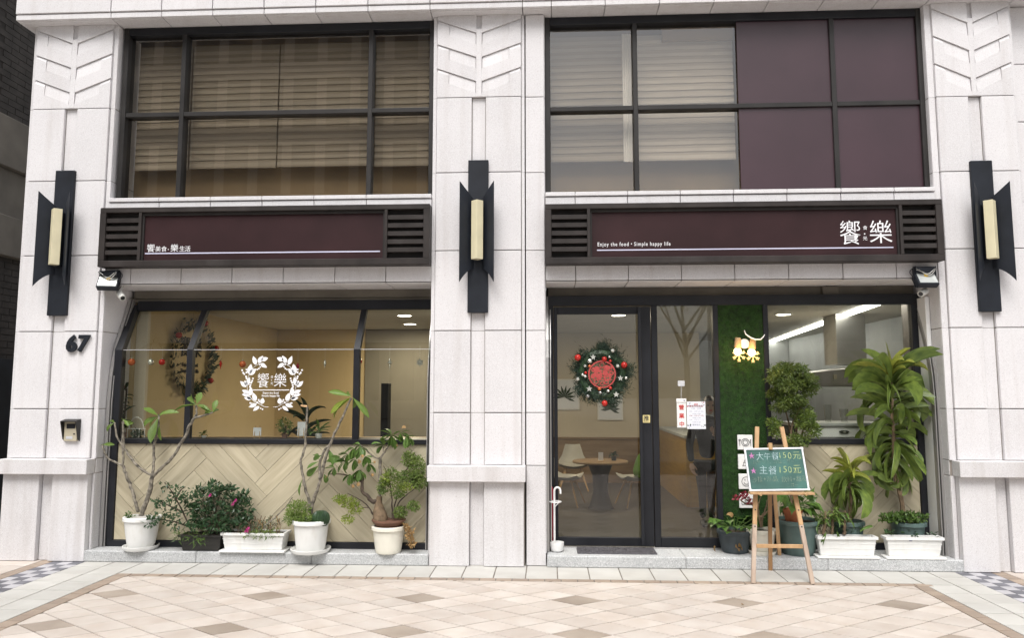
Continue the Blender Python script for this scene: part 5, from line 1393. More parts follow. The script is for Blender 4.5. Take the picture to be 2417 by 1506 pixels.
foliage('dark_sprigs', M['leaf_dark'], q6, [(*(2.397, 0.100, 0.380), .06, .05, .07), (*(2.688, 0.100, 0.346), .08, .04, .04), (*(2.523, 0.100, 0.327), .08, .04, .05)], 0.028, 260, 84, 0.3, 0.0)
for k, (a, b) in enumerate((((2.387, -0.020, 0.319), (2.302, -0.060, 0.177)), ((2.473, -0.030, 0.329), (2.510, -0.060, 0.221)), ((2.709, 0.020, 0.343), (2.820, -0.020, 0.405)), ((2.690, 0.020, 0.325), (2.810, 0.040, 0.405)))):
    leaf_to(LM['spider'][k % 2], q6, a, b, 0.026, 0.2)
q7 = thing('window_box', 'white box planter with few small green sprigs at the right end of the step', 'planter', (3.24, 0.12, 0.1), 'white box planters on the steps')
box_planter(q7, 2.904, 3.367, -0.012, 0.075, 0.121, 0.165, M['plastic'], M['plastic'])
foliage('sprigs', M['leaf_dark'], q7, [(*(2.969, 0.100, 0.287), .04, .04, .03), (*(3.158, 0.100, 0.304), .06, .04, .03), (*(3.347, 0.120, 0.287), .03, .03, .02)], 0.035, 90, 91, 0.5, 0.0)
Bx('logo_badge', M['greyink'], q7, 3.086, 3.114, -0.012, -0.006, 0.251, 0.265, bevel=0.001)
q8 = thing('potted_dracaena', 'tall dracaena of long drooping leaves in a teal pot by the white reveal', 'potted plant', (3.2, 0.28, 0.1), PR)
pot(q8, (3.185, 0.208), 0.101, 0.136, 0.10, 0.285, M['teal'], 0.018)
st = ((3.162, 0.240, 0.381), (3.163, 0.240, 0.530), (3.133, 0.240, 0.679), (3.100, 0.220, 0.944), (3.099, 0.200, 1.247), (3.097, 0.200, 1.513), (3.099, 0.200, 1.685))
branch(q8, st, 0.022, 0.013, M['bark_brown'], 'stem')
dracaena(q8, st, 104, 0.46, 0.035, 77, 0.16, -0.45, 1.4, 0.42, 0.5)
foliage('clover', M['leaf_mid'], q8, [(*(3.010, 0.120, 0.426), .10, .07, .025), (*(3.184, 0.140, 0.435), .13, .09, .035), (*(3.073, 0.100, 0.423), .14, .06, .02)], 0.035, 520, 95, 0.75, 0.0)

# ================================================================== EASEL AND CHALKBOARD
ez = thing('easel', 'light wooden tripod easel standing at the foot of the step', 'easel', (1.86, -0.4, 0))
def bar(root, name, a, b, wx, wy, m, bevel=0.002):
    a, b = Vector(a), Vector(b); d = (b-a).normalized()
    u = Vector((1,0,0)); u = (u-d*u.dot(d)).normalized(); v = d.cross(u)
    q = lambda p: [p-u*wx-v*wy, p+u*wx-v*wy, p+u*wx+v*wy, p-u*wx+v*wy]
    return MB().hexa(q(a), q(b)).build(name, m, root, bevel)
LB, LT = Vector((1.630, -0.479, 0.0)), Vector((1.787, -0.170, 1.232))
RB, RT = Vector((2.099, -0.479, 0.0)), Vector((1.995, -0.170, 1.232))
# front legs: worn lower ends are paler
for a, b in ((LB, LT), (RB, RT)):
    mid = a.lerp(b, 0.36)
    bar(ez, 'front_leg', mid, b, 0.017, 0.011, M['easel'])
    bar(ez, 'worn_leg_end', a, mid, 0.0172, 0.0112, M['worn'])
    for t in (0.40, 0.505, 0.61):
        q = a.lerp(b, t-0.05)
        MB().disc_y((q.x, q.y-0.014, q.z), 0.006, 0.003, 10).build('peg_hole', M['ink'], ez)
bar(ez, 'rear_leg', (1.898, -0.036, 0.0), (1.895, -0.140, 1.079), 0.016, 0.011, M['easel_dark'])
bar(ez, 'rear_leg', (2.02, 0.10, 0.1), (1.915, -0.130, 0.970), 0.015, 0.010, M['easel'])
t0 = LB.lerp(LT, 0.235); t1 = RB.lerp(RT, 0.235)
bar(ez, 'crossbar', t0+Vector((0.005,-0.012,0)), t1+Vector((-0.005,-0.012,0)), 0.018, 0.018, M['easel'])
MB().box(1.682, 2.052, -0.425, -0.408, 0.267, 0.297).build('crossbar', M['easel'], ez, 0.002)
ZB = 0.715
Bx('shelf', M['easel'], ez, 1.648, 2.171, -0.41, -0.34, ZB-0.024, ZB-0.004)
for px in ((1.719, -0.400, 0.698), (2.082, -0.400, 0.703)):
    MB().tube([(px[0], -0.40, px[2]-0.002), (px[0]+0.003, -0.455, px[2]-0.004)], 0.009, 10).build('peg', M['pale_wood'], ez)
bar(ez, 'top_clamp', (1.864, -0.275, 1.046), (1.865, -0.268, 1.102), 0.015, 0.012, M['pale_wood'])
bo = thing('chalkboard', 'green chalkboard menu with chalk writing resting on the easel shelf', 'chalkboard', (1.86, -0.36, ZB))
p00 = Vector((1.651, -0.375, 0.714)); p10 = Vector((2.139, -0.375, 0.724)); p01 = Vector((1.638, -0.265, 1.055)); p11 = Vector((2.142, -0.265, 1.067))
U = (p10-p00+p11-p01).normalized(); V = ((p01+p11)-(p00+p10)); V = (V-U*V.dot(U)).normalized(); Nn = U.cross(V)
bw = (p10-p00).length; bh = ((p01+p11)-(p00+p10)).length/2
O_ = (p00+p10+p01+p11)/4-U*bw/2-V*bh/2
def bpt(u, v, n=0.0): return O_+U*u+V*v+Nn*n
def bbox(name, m, u0, u1, v0, v1, n0, n1, bevel=0.001):
    MB().hexa([bpt(u0,v0,n0),bpt(u1,v0,n0),bpt(u1,v1,n0),bpt(u0,v1,n0)], [bpt(u0,v0,n1),bpt(u1,v0,n1),bpt(u1,v1,n1),bpt(u0,v1,n1)]).build(name, m, bo, bevel)
fw = 0.014
bbox('board', M['board'], fw*0.6, bw-fw*0.6, fw*0.6, bh-fw*0.6, -0.008, 0.0, 0)
bbox('frame_bar', M['alu'], 0, bw, 0, fw, -0.012, 0.006); bbox('frame_bar', M['alu'], 0, bw, bh-fw, bh, -0.012, 0.006)
bbox('frame_bar', M['alu'], 0, fw, fw, bh-fw, -0.012, 0.0058); bbox('frame_bar', M['alu'], bw-fw, bw, fw, bh-fw, -0.012, 0.0058)
for u in (0, bw-fw*1.15):
    for v in (0, bh-fw*1.15):
        bbox('corner_cap', M['plastic'], u-0.002, u+fw*1.15+0.002, v-0.002, v+fw*1.15+0.002, -0.0125, 0.0085, 0.002)
FR = Matrix((U, V, Nn)).transposed().to_4x4()
r_ = random.Random(17)
def chalk(s_, u, v, size, m, bold=-0.0011, step=0.95, jit=0.06, shear=0.06):
    for ch in s_:
        if ch != ' ':
            p = bpt(u*bw, v*bh+r_.uniform(-.004,.004), 0.0012)
            text('chalk_writing', ch, m, bo, p.x, p.y and p.z, p.y, size*r_.uniform(0.92,1.08), bold=bold, ext=0.0003, rot=r_.uniform(-jit,jit), frame=FR, shear=shear, sx=0.92)
        u += (step if ord(ch) > 255 or ch == '★' else step*0.62)*size/bw
chalk('★', 0.055, 0.75, 0.062, M['pink_chalk'], 0.0)
chalk('大午餐', 0.18, 0.735, 0.070, M['white_chalk'], step=0.9)
chalk('150元', 0.56, 0.745, 0.072, M['yellow_chalk'], step=0.88)
chalk('/份', 0.845, 0.735, 0.042, M['yellow_chalk'])
chalk('附熱咖啡、冷飲二選一', 0.12, 0.635, 0.036, M['tan_chalk'])
chalk('★', 0.055, 0.40, 0.062, M['pink_chalk'], 0.0)
chalk('主餐', 0.20, 0.40, 0.078, M['white_chalk'])
chalk('+', 0.43, 0.41, 0.07, M['white_chalk'])
chalk('150元', 0.52, 0.41, 0.074, M['yellow_chalk'], step=0.88)
chalk('起', 0.78, 0.41, 0.050, M['yellow_chalk'])
chalk('沙拉+湯品:飲料+甜點', 0.06, 0.215, 0.050, M['tan_chalk'], step=0.92)
chalk('二選一', 0.62, 0.095, 0.036, M['tan_chalk'])

# ================================================================== SMALL THINGS BY THE DOOR
us = thing('umbrella_stand', 'white umbrella stand shaped like a cane beside the door', 'umbrella stand', (0.065, 0.12, 0.1))
ux, uy = 0.044, 0.14
MB().lathe((0.066, uy), [(0.035,0.1005),(0.052,0.112),(0.062,0.15),(0.062,0.185),(0.056,0.185),(0.05,0.13),(0.001,0.125)], 24).build('bowl', M['white'], us, smooth=True)
MB().tube([(ux, uy, 0.12), (ux, uy, 0.635)]+[(ux+0.028-0.028*math.cos(a), uy, 0.635+0.034*math.sin(a)) for a in [math.pi*k/8 for k in range(1, 9)]]+[(ux+0.056, uy, 0.612)], 0.0095, 10).build('cane', M['white'], us, smooth=True)
zr = 0.541
MB().tube([(ux+0.01+0.05*math.cos(a), uy+0.05*math.sin(a), zr) for a in [2*math.pi*k/20 for k in range(21)]], 0.006, 6).build('ring', M['white'], us, smooth=True)
MB().tube([(ux, uy-0.002, zr-0.05), (ux+0.045, uy-0.02, zr)], 0.004, 6).build('brace', M['white'], us)
um = thing('folded_umbrella', 'dark red folded umbrella leaning in the door corner', 'umbrella', (0.02, 0.27, 0.1))
MB().lathe((0.018, 0.27), [(0.008,0.14),(0.022,0.2),(0.030,0.4),(0.033,0.55),(0.026,0.62),(0.008,0.66)], 12).build('cloth', M['umbrella_red'], um, smooth=True)
MB().tube([(0.018, 0.27, 0.102), (0.018, 0.27, 0.74)], 0.006, 6).build('shaft', M['ink'], um)
dm = thing('door_mat', 'grey door mat lying before the glass door', 'door mat', (0.6, 0.2, 0.1))
MB().prism_z([(0.245,0.055),(0.95,0.055),(0.95,0.312),(0.245,0.312)], 0.1005, 0.110).build('mat', M['mat'], dm, 0.003)
mb = MB(); r_ = random.Random(2)
for _ in range(2500):
    x_, y_ = r_.uniform(0.25,0.945), r_.uniform(0.06,0.308)
    mb.add([(x_-.002,y_,0.109),(x_+.002,y_,0.109),(x_+r_.uniform(-.003,.003),y_-.003,0.109+r_.uniform(.003,.007))], [(0,1,2)])
mb.build('mat_pile', M['mat'], dm, kind='stuff')
for k, (x_, y_, z_) in enumerate(((1.383, -1.095, 0.000), (2.022, -0.647, 0.000))):
    o = link('fallen_leaf', LM['dry'][k], None); o.location = (x_, y_, 0.004); o.scale = (0.035, 0.02, 0.02); o.rotation_euler = (0, 0, 1.1+k)
    tag(o, ('tiny dry leaf lying on a taupe paving diamond' if k == 0 else 'tiny dry leaf lying on cream paving right of the easel'), 'leaf', 'fallen leaves on the paving')

# ================================================================== INSIDE, SEEN THROUGH THE GLASS
ZL = 1.0925   # inner sill board
yi = 0.30
SB = Bx('inner_sill', M['pale_wood'], B, -4.06, -1.09, Y0+0.285, Y0+0.42, 1.055, 1.091)
og = 'baubles hanging behind the left window'
def hang(name, label, px, kind_, m, r0):
    s = thing(name, label, 'ornament', px, og)
    x_, y_, z_ = px
    MB().tube([(x_, y_, z_+r0), (x_, y_, ZJ+0.04)], 0.0008, 4).build('thread', M['alu'], s)
    if kind_ == 'ball':
        MB().ball(px, r0, 16, 10).build('ball', m, s, smooth=True); MB().tube([(x_,y_,z_+r0-.001), (x_,y_,z_+r0+.008)], 0.006, 8).build('cap', M['silver'], s)
    elif kind_ == 'star':
        pts = []
        for k in range(12):
            a = math.pi/2+k*math.pi/6; q = r0 if k % 2 == 0 else r0*0.6
            pts.append((x_+q*math.cos(a), z_+q*math.sin(a)))
        MB().prism_y(pts, y_-0.006, y_+0.006).build('star', m, s)
    else:
        MB().lathe((x_,y_), [(0.001,z_-r0*2.1),(0.006,z_-r0*0.9),(0.012,z_-r0*0.5),(0.008,z_-r0*0.3),(r0*0.62,z_+0.0),(r0*0.62,z_+r0*0.3),(0.008,z_+r0*0.6),(0.011,z_+r0*0.9),(0.004,z_+r0*1.2),(0.003,z_+r0*1.5)], 12).build('finial', m, s, smooth=True)
yb = 0.24
hang('bauble', 'copper red bauble at the left end of the hanging row', (-4.019, 0.240, 1.818), 'ball', M['orangeball'], 0.034)
hang('bauble', 'pearl white bauble in the hanging row behind the left pane', (-3.828, 0.240, 1.817), 'ball', M['silver'], 0.030)
hang('bauble', 'bright red bauble right of the pearl white one', (-3.717, 0.240, 1.817), 'ball', M['redball'], 0.030)
hang('bauble', 'copper bauble with a white patch at the upper left of the wreath decal', (-2.924, 0.240, 1.795), 'ball', M['orangeball'], 0.032)
hang('bauble', 'small red bauble half hidden by the right mullion', (-1.808, 0.300, 1.823), 'ball', M['redball'], 0.024)
hang('ornament', 'thin red icicle ornament hanging left of the wreath decal', (-3.139, 0.240, 1.796), 'fin', M['redball'], 0.024)
hang('ornament', 'slim silver spindle ornament hanging right of the wreath decal', (-2.127, 0.240, 1.802), 'fin', M['silver'], 0.022)
hang('ornament', 'large silver spindle ornament hanging in the right pane', (-1.504, 0.240, 1.800), 'fin', M['silver'], 0.036)
hang('ornament', 'silver star ornament hanging near the middle pillar', (-1.217, 0.240, 1.808), 'star', M['silver'], 0.040)
hang('ornament', 'dark red cone ornament at the upper right of the wreath decal', (-2.388, 0.240, 1.770), 'fin', M['umbrella_red'], 0.026)

# wall wreath with lettering on the inner side wall
ww = thing('wall_wreath', 'dark leafy wreath round dark lettering on the tan side wall indoors', 'wreath', (-4.13, 1.5, 1.9))
r_ = random.Random(31); mb = MB()
for _ in range(620):
    a = r_.uniform(0, 6.283); rr = 0.38+r_.gauss(0, 0.04)
    p = Vector((-4.12+r_.uniform(0,0.05), 1.62+rr*math.cos(a)*1.15, 1.93+rr*math.sin(a)))
    d = Vector((r_.uniform(0,0.8), math.cos(a+r_.gauss(0.6,0.7)), math.sin(a+r_.gauss(0.6,0.7)))).normalized()*r_.uniform(0.05,0.1)
    s_ = d.cross(Vector((1, 0.3, 0.2))).normalized()*0.014
    mb.add([p-s_*0.2, p+d*0.5-s_, p+d, p+d*0.5+s_], [(0,1,2,3)])
mb.build('wreath_leaves', M['leaf_inside'], ww, kind='stuff')
FRW = Matrix((Vector((0,1,0)), Vector((0,0,1)), Vector((1,0,0)))).transposed().to_4x4()
for ch, y_, z_, sz in (('饗', 1.36, 1.95, 0.25), ('樂', 1.64, 1.95, 0.25)):
    text('lettering', ch, M['ink'], ww, -4.132, z_, y_, sz, frame=FRW, ext=0.004)
for body, z_ in (('Enjoy the food', 1.82), ('Simple happy life', 1.75)):
    text('lettering', body, M['ink'], ww, -4.132, z_, 1.62, 0.062, frame=FRW, ext=0.003, align='CENTER', bold=0.001)
for k, (a, rr) in enumerate(((2.6,0.43),(0.3,0.44),(5.6,0.42),(1.2,0.44))):
    MB().ball((-4.06, 1.62+rr*math.cos(a)*1.15, 1.93+rr*math.sin(a)), 0.035, 10, 7).build('bauble', M['redball'], ww, smooth=True)

def in_plant(label, c, h_, n, L, wd, m='in', potm='white', potr=0.04, poth=0.07, cat='indoor plant', seed=1, grp='indoor plants behind the left window'):
    s = thing('indoor_plant', label, cat, c, grp)
    MB().lathe((c[0], c[1]), [(potr*0.8, c[2]), (potr, c[2]+poth), (potr*0.9, c[2]+poth), (0.001, c[2]+poth*0.9)], 16).build('pot', M[potm], s, smooth=True)
    r_ = random.Random(seed)
    for k in range(n):
        a = k*2.4; e = r_.uniform(0.2, 1.3)
        b = (c[0], c[1], c[2]+poth+h_*r_.random())
        put_leaf(LM[m][k % 2], s, b, (math.cos(a)*math.cos(e), math.sin(a)*math.cos(e), math.sin(e)), L*r_.uniform(.7,1.2), wd, r_.uniform(-.5,.5))
    if h_ > 0.05: MB().tube([(c[0],c[1],c[2]+poth*0.8), (c[0]+.01,c[1],c[2]+poth+h_)], 0.008, 6).build('stem', M['twig'], s)
    return s
in_plant('tall dark leaved plant standing behind the wreath decal', (-2.52, 0.95, 0.45), 0.52, 46, 0.30, 0.055, 'in', 'darkpot', 0.13, 0.28, seed=3)
b1 = in_plant('small round bushy plant on the inner sill right of the wreath decal', (-2.535, .35, ZL), 0.08, 10, 0.07, 0.03, 'mid', 'brownpot', 0.03, 0.035, seed=4)
foliage('leaves', M['leaf_mid'], b1, [(-2.539, .35, ZL+0.12, .075, .06, .07)], 0.022, 260, 9, 0.5, 0.2)
in_plant('spiky succulent on the inner sill by the leaning plumeria', (-2.204, .35, ZL), 0.03, 10, 0.13, 0.03, 'mid', 'white', 0.035, 0.04, seed=5)
in_plant('small green tuft plant on the inner sill left of the easel card', (-3.329, .35, ZL), 0.02, 12, 0.055, 0.018, 'mid', 'white', 0.025, 0.018, seed=6)
in_plant('red tipped stem plant in the left corner of the window', (-4.122, .34, ZL), 0.42, 22, 0.11, 0.03, 'in', 'brownpot', 0.03, 0.05, seed=7)
foliage('flower', M['flower_red'], bpy.data.objects['indoor_plant.004'], [(-4.160, .34, 1.574, .02, .02, .02)], 0.03, 20, 2, 0.7, 0.0)
bc = thing('wire_cage', 'small white wire cage planter in the left corner of the window', 'wire planter', (-3.977, .33, ZL))
xa, xb = -4.057, -3.889; zc = 1.178; zt = 1.288
for x_ in (xa, xb, (xa+xb)/2-.03, (xa+xb)/2+.03):
    MB().tube([(x_, .30, ZL), (x_, .30, zc)], 0.0025, 5).build('wire', M['white'], bc)
MB().tube([((xa+xb)/2+(xb-xa)/2*math.cos(a)*0.85, .30, zc+(zt-zc)*math.sin(a)) for a in [math.pi*k/10 for k in range(11)]], 0.003, 5).build('wire_arch', M['white'], bc)
MB().tube([(xa-.01, .30, zc), (xb+.01, .30, zc)], 0.0028, 5).build('wire', M['white'], bc)
foliage('leaves', M['leaf_inside'], bc, [((xa+xb)/2, .33, ZL+0.04, .05, .04, .035)], 0.03, 110, 3, 0.5, 0.0)
def card(label, px, h_):
    s = thing('easel_card', label, 'table card', (px[0], px[1], ZL), 'small easel cards on the inner sill')
    w2 = 0.038
    Bx('card', M['paper'], s, px[0]-w2, px[0]+w2, px[1]-0.012, px[1]-0.008, ZL+0.02, ZL+h_*0.85, bevel=0)
    for dx in (-0.026, 0.026):
        MB().tube([(px[0]+dx, px[1]-0.018, ZL), (px[0]+dx*0.8, px[1], ZL+h_)], 0.0045, 5).build('leg', M['pale_wood'], s)
    MB().tube([(px[0], px[1]+0.05, ZL), (px[0], px[1], ZL+h_*0.8)], 0.004, 5).build('leg', M['pale_wood'], s)
card('small easel card on the inner sill below the wreath decal', (-2.792, .33), 0.115)
card('taller easel card on the inner sill right of the bushy plant', (-2.363, .33), 0.18)

# ceiling lamps
def downlight(label, x_, y_, e):
    s = thing('downlight', label, 'ceiling lamp', (x_, y_, CZ), 'round downlights in the ceiling')
    MB().lathe((x_, y_), [(0.001, CZ-0.003), (0.085, CZ-0.003), (0.085, CZ-0.001)], 24, False).build('lamp_disc', M['lamp_on'], s)
    MB().lathe((x_, y_), [(0.086, CZ-0.006), (0.105, CZ-0.004), (0.105, CZ+0.002)], 24, False).build('trim_ring', M['white'], s)
    l = bpy.data.lights.new('lamp_light', 'AREA'); l.shape = 'DISK'; l.size = 0.16; l.energy = e; l.color = (1.0, 0.86, 0.66)
    o = bpy.data.objects.new('lamp_light', l); COL.objects.link(o); o.parent = s; o.location = (0, 0, -0.012)
downlight('round lit downlight nearer the glass in the right pane of the left window', -1.78, 2.29, 24)
downlight('round lit downlight farther back in the right pane of the left window', -1.93, 3.43, 24)
downlight('round lit downlight seen at the top of the glass door', 0.86, 2.38, 17)
downlight('round lit downlight at the upper left of the kitchen window', 2.86, 2.39, 12)
sl = thing('strip_light', 'long bright strip light running back along the kitchen ceiling', 'ceiling lamp', (3.6, 3.0, CZ))
MB().hexa([(3.34,0.60,CZ-0.03),(3.42,0.60,CZ-0.03),(4.17,7.1,CZ-0.03),(4.09,7.1,CZ-0.03)], [(3.34,0.60,CZ-0.001),(3.42,0.60,CZ-0.001),(4.17,7.1,CZ-0.001),(4.09,7.1,CZ-0.001)]).build('tube', M['strip_on'], sl)

# table and chairs
tb = thing('cafe_table', 'pale round topped cafe table seen through the glass door', 'table', (0.64, 2.6, 0.1))
MB().lathe((0.63, 2.6), [(0.001,0.655),(0.34,0.655),(0.345,0.67),(0.34,0.68),(0.001,0.68)], 32, False).build('tabletop', M['wood_in'], tb, smooth=True)
MB().lathe((0.63, 2.6), [(0.16,0.101),(0.14,0.13),(0.09,0.3),(0.10,0.5),(0.16,0.655)], 16).build('pedestal', M['dark_in'], tb, smooth=True)
tc_ = thing('menu_card', 'white menu card standing on the cafe table', 'table card', (0.62, 2.5, 0.68))
Bx('card', M['paper'], tc_, 0.60, 0.66, 2.49, 2.495, 0.681, 0.79, bevel=0)
Bx('foot', M['pale_wood'], tc_, 0.59, 0.67, 2.47, 2.515, 0.6805, 0.69)
tp = in_plant('small dark bushy plant on the cafe table', (0.80, 2.62, 0.68), 0.03, 14, 0.09, 0.03, 'in', 'darkpot', 0.035, 0.05, seed=8, grp='plants on indoor tables')
def chair(label, cx, cy, rz, cush):
    s = thing('shell_chair', label, 'chair', (cx, cy, 0.1), 'shell chairs at the cafe table')
    T = Matrix.Translation((cx, cy, 0)) @ Matrix.Rotation(rz, 4, 'Z')
    prof = [(-0.20,0.45),(-0.10,0.42),(0.08,0.42),(0.17,0.46),(0.21,0.58),(0.24,0.74)]
    mb = MB(); n = 7
    g_ = []
    for i, (yy, zz_) in enumerate(prof):
        for k in range(n):
            t = k/(n-1)*2-1
            wd = 0.21 if i < 4 else 0.21-0.05*(i-3)
            g_.append((t*wd, yy-(0.05*t*t if i > 3 else 0), zz_+0.045*t*t*(1 if i < 4 else 0.2)))
    m_ = len(g_)
    vs = [tuple(T @ Vector(p)) for p in g_]+[tuple(T @ (Vector(p)+Vector((0,0.004,-0.014)))) for p in g_]
    fs = []
    for i in range(len(prof)-1):
        for k in range(n-1):
            a = i*n+k
            fs += [(a,a+1,a+n+1,a+n), (m_+a,m_+a+n,m_+a+n+1,m_+a+1)]
    mb.add(vs, fs).build('shell', M['shell'], s, smooth=True)
    for sx_, sy_ in ((-1,-1),(1,-1),(-1,1),(1,1)):
        MB().tube([tuple(T @ Vector((sx_*0.10, sy_*0.10, 0.425))), tuple(T @ Vector((sx_*0.21, sy_*0.21, 0.101)))], [0.016,0.010], 8).build('leg', M['pale_wood'], s)
    if cush:
        c_ = thing('cushion', 'green cushion leaning on the right shell chair', 'cushion', (cx, cy, 0.45))
        mb = MB(); mb.ball((0,0,0), 1.0, 14, 10)
        T2 = T @ Matrix.Translation((0,0.09,0.60)) @ Matrix.Rotation(R(-20), 4, 'X')
        mb.v = [tuple(T2 @ Vector((math.copysign(abs(p[0])**0.6, p[0])*0.19, p[1]*0.07, math.copysign(abs(p[2])**0.6, p[2])*0.17))) for p in mb.v]
        mb.build('cushion_body', M['cushion'], c_, smooth=True)
    return s
chair('pale shell chair left of the cafe table', 0.20, 2.85, R(75), False)
chair('pale shell chair right of the cafe table under a green cushion', 1.10, 2.85, R(-75), True)
chair('pale shell chair behind the cafe table by the wainscot', 0.35, 4.3, R(0), False)
# framed leaf prints
def picture(label, x_, z0, z1, wd):
    s = thing('framed_print', label, 'picture', (x_, 5.16, z0), 'framed palm leaf prints on the back wall')
    Bx('frame', M['white'], s, x_-wd, x_+wd, 5.14, 5.170, z0, z1, bevel=0.003)
    Bx('print_paper', M['paper'], s, x_-wd+0.02, x_+wd-0.02, 5.136, 5.141, z0+0.02, z1-0.02, bevel=0)
    zc = (z0+z1)/2
    for k in range(9):
        a = -0.4+k*0.45
        mb = MB(); d = (math.cos(a), math.sin(a))
        mb.prism_y(ccw([(x_+0.0, zc-0.04), (x_+d[0]*wd*0.42-d[1]*0.02, zc-0.04+d[1]*wd*0.42+d[0]*0.02), (x_+d[0]*wd*0.8, zc-0.04+d[1]*wd*0.8), (x_+d[0]*wd*0.42+d[1]*0.02, zc-0.04+d[1]*wd*0.42-d[0]*0.02)]), 5.132, 5.1355)
        mb.build('printed_leaf', M['leaf_inside'], s)
picture('framed palm leaf print at the left of the door view', 0.245, 1.238, 1.730, 0.24)
picture('framed palm leaf print below the door wreath', 0.973, 1.078, 1.494, 0.20)
# serving counter behind the side light
ct = thing('serving_counter', 'yellow oak serving counter behind the side light', 'counter', (2.0, 3.0, 0.1))
Bx('front_panel', M['counter'], ct, 1.75, 3.1, 2.70, 2.76, 0.101, 0.95)
Bx('side_panel', M['counter'], ct, 1.70, 1.749, 2.70, 4.9, 0.101, 0.95)
Bx('worktop', M['grey_in'], ct, 1.68, 3.1, 2.66, 4.9, 0.951, 0.99)
# kitchen: side board with drawers, hood, tumblers
kc = thing('drawer_cabinet', 'white cabinet with a dark drawer pull behind the kitchen window', 'cabinet', (2.7, 0.75, 0.1))
zc0 = 1.079; zc1 = 1.204
xa, xb = 2.531, 3.215
Bx('carcass', M['white'], kc, xa, xb, 0.64, 1.1, 0.2, zc1)
Bx('worktop', M['grey_in'], kc, xa-0.01, xb+0.01, 0.60, 1.12, zc1+0.001, zc1+0.03)
Bx('drawer_front', M['white'], kc, xa+0.01, xb-0.01, 0.622, 0.639, zc0-0.06, zc1-0.012)
px = (2.828, 0.615, 1.148)
MB().prism_y(ccw([(px[0]-.05,px[2]+.006),(px[0]-.025,px[2]+.016),(px[0]+.025,px[2]+.016),(px[0]+.05,px[2]+.006),(px[0]+.03,px[2]-.012),(px[0]-.03,px[2]-.012)]), 0.612, 0.6215).build('drawer_pull', M['ink'], kc)
MB().disc_y((px[0], 0.609, px[2]), 0.012, 0.003, 12).build('pull_badge', M['silver'], kc)
for lab, pc_, rr, hh in (('tall upturned glass tumbler on the white cabinet, left of two', (2.730, 0.750, 1.210), .038, .17), ('shorter glass tumbler on the white cabinet, right of two', (2.884, 0.750, 1.210), .042, .13)):
    g_ = thing('glass_tumbler', lab, 'glass', (pc_[0], .75, zc1+.031), 'tumblers on the white cabinet')
    MB().lathe((pc_[0], .75), [(rr*0.75,zc1+.031),(rr,zc1+.031+hh),(rr*0.93,zc1+.031+hh),(rr*0.70,zc1+.04),(0.001,zc1+.04)], 18).build('tumbler', M['clear'], g_, smooth=True)
hd = thing('cooker_hood', 'grey steel cooker hood behind the kitchen window', 'cooker hood', (3.5, 2.0, 1.6))
a = [(2.897, 1.900, 1.737), (4.014, 1.900, 1.914), (4.35, 1.9, 1.554), (2.891, 1.900, 1.593)]
MB().hexa([a[3], (a[2][0], 1.9, a[3][2]), (a[2][0], 1.9, a[1][2]), a[0]], [(p[0], 3.0, p[2]) for p in (a[3], (a[2][0], 1.9, a[3][2]), (a[2][0], 1.9, a[1][2]), a[0])]).build('hood_body', M['stainless'], hd, 0.004)
Bx('duct', M['stainless'], hd, 3.443, 3.790, 2.3, 2.7, 1.857, CZ-0.002)
Bx('control_panel', M['beige_plastic'], hd, 3.234, 3.271, 1.885, 1.899, 1.674, 1.727, bevel=0.001)
kb = thing('cooking_range', 'dark cooking range below the cooker hood', 'cooker', (3.6, 2.1, 0.1))
Bx('range_body', M['dark_in'], kb, 2.95, 4.3, 1.95, 2.9, 0.101, 1.12)
Bx('range_top', M['stainless'], kb, 2.93, 4.32, 1.92, 2.92, 1.121, 1.16)
MB().box(2.42, 4.39, 7.0, 7.1, 0.101, CZ-0.001).build('kitchen_wall', M['grey_in'], RM)

# upper window blinds
def blind(label, x0, x1, z0, z1, y, pitch=0.068, sm='blind', cm='blind_dark'):
    s = thing('window_blind', label, 'blind', ((x0+x1)/2, y, z0), 'striped blinds in the upper windows')
    MB().box(x0, x1, y+0.0065, y+0.010, z0+0.02, z1).build('blind_cloth', M[cm], s)
    z = z0; n = 8; i = 0; r_ = random.Random(int(abs(x0)*100))
    while z < z1-pitch*0.6:
        mb = MB(); ph = r_.uniform(0, 6.28)
        q = [(x0+(x1-x0)*k/n, z+0.003*math.sin(1.3+k*0.5+z*0.7)+r_.uniform(-.0015,.0015)) for k in range(n+1)]
        for (xa, za), (xb, zb) in zip(q, q[1:]):
            mb.hexa([(xa,y,za),(xb,y,zb),(xb,y,zb+pitch*0.52),(xa,y,za+pitch*0.52)], [(xa,y+.006,za),(xb,y+.006,zb),(xb,y+.006,zb+pitch*0.52),(xa,y+.006,za+pitch*0.52)])
        mb.build('slat', M[sm], s); z += pitch
    Bx('bottom_bar', M[cm], s, x0, x1, y-0.004, y+0.018, z0-0.02, z0+0.005)
m1 = (-3.546+-3.567)/2; m2 = (-1.698+-1.709)/2; m3 = (0.827+0.833)/2
zb = 3.738
blind('striped blind behind the narrow left pane of the left upper window', -4.10, m1-0.01, zb, 5.0, 0.26)
xm = -2.667
blind('striped blind on the left half of the wide pane, left upper window', m1+0.01, xm-0.006, zb+0.01, 5.0, 0.26)
blind('striped blind on the right half of the wide pane, left upper window', xm+0.006, m2-0.01, zb+0.015, 5.0, 0.26)
blind('striped blind behind the narrow right pane of the left upper window', m2+0.01, -1.13, zb+0.005, 5.0, 0.26)
blind('striped blind behind the left pane of the right upper window', 0.03, m3-0.10, zb+0.02, 5.0, 0.26)
blind('pale striped blind beside the plum panels in the right upper window', m3+0.03, XF, zb+0.02, 5.0, 0.26, 0.068, 'blind_pale', 'blind_pale_cloth')
cu = thing('curtain', 'narrow white curtain edge beside the mullion of the right upper window', 'curtain', (m3-0.06, 0.26, zb))
mb = MB()
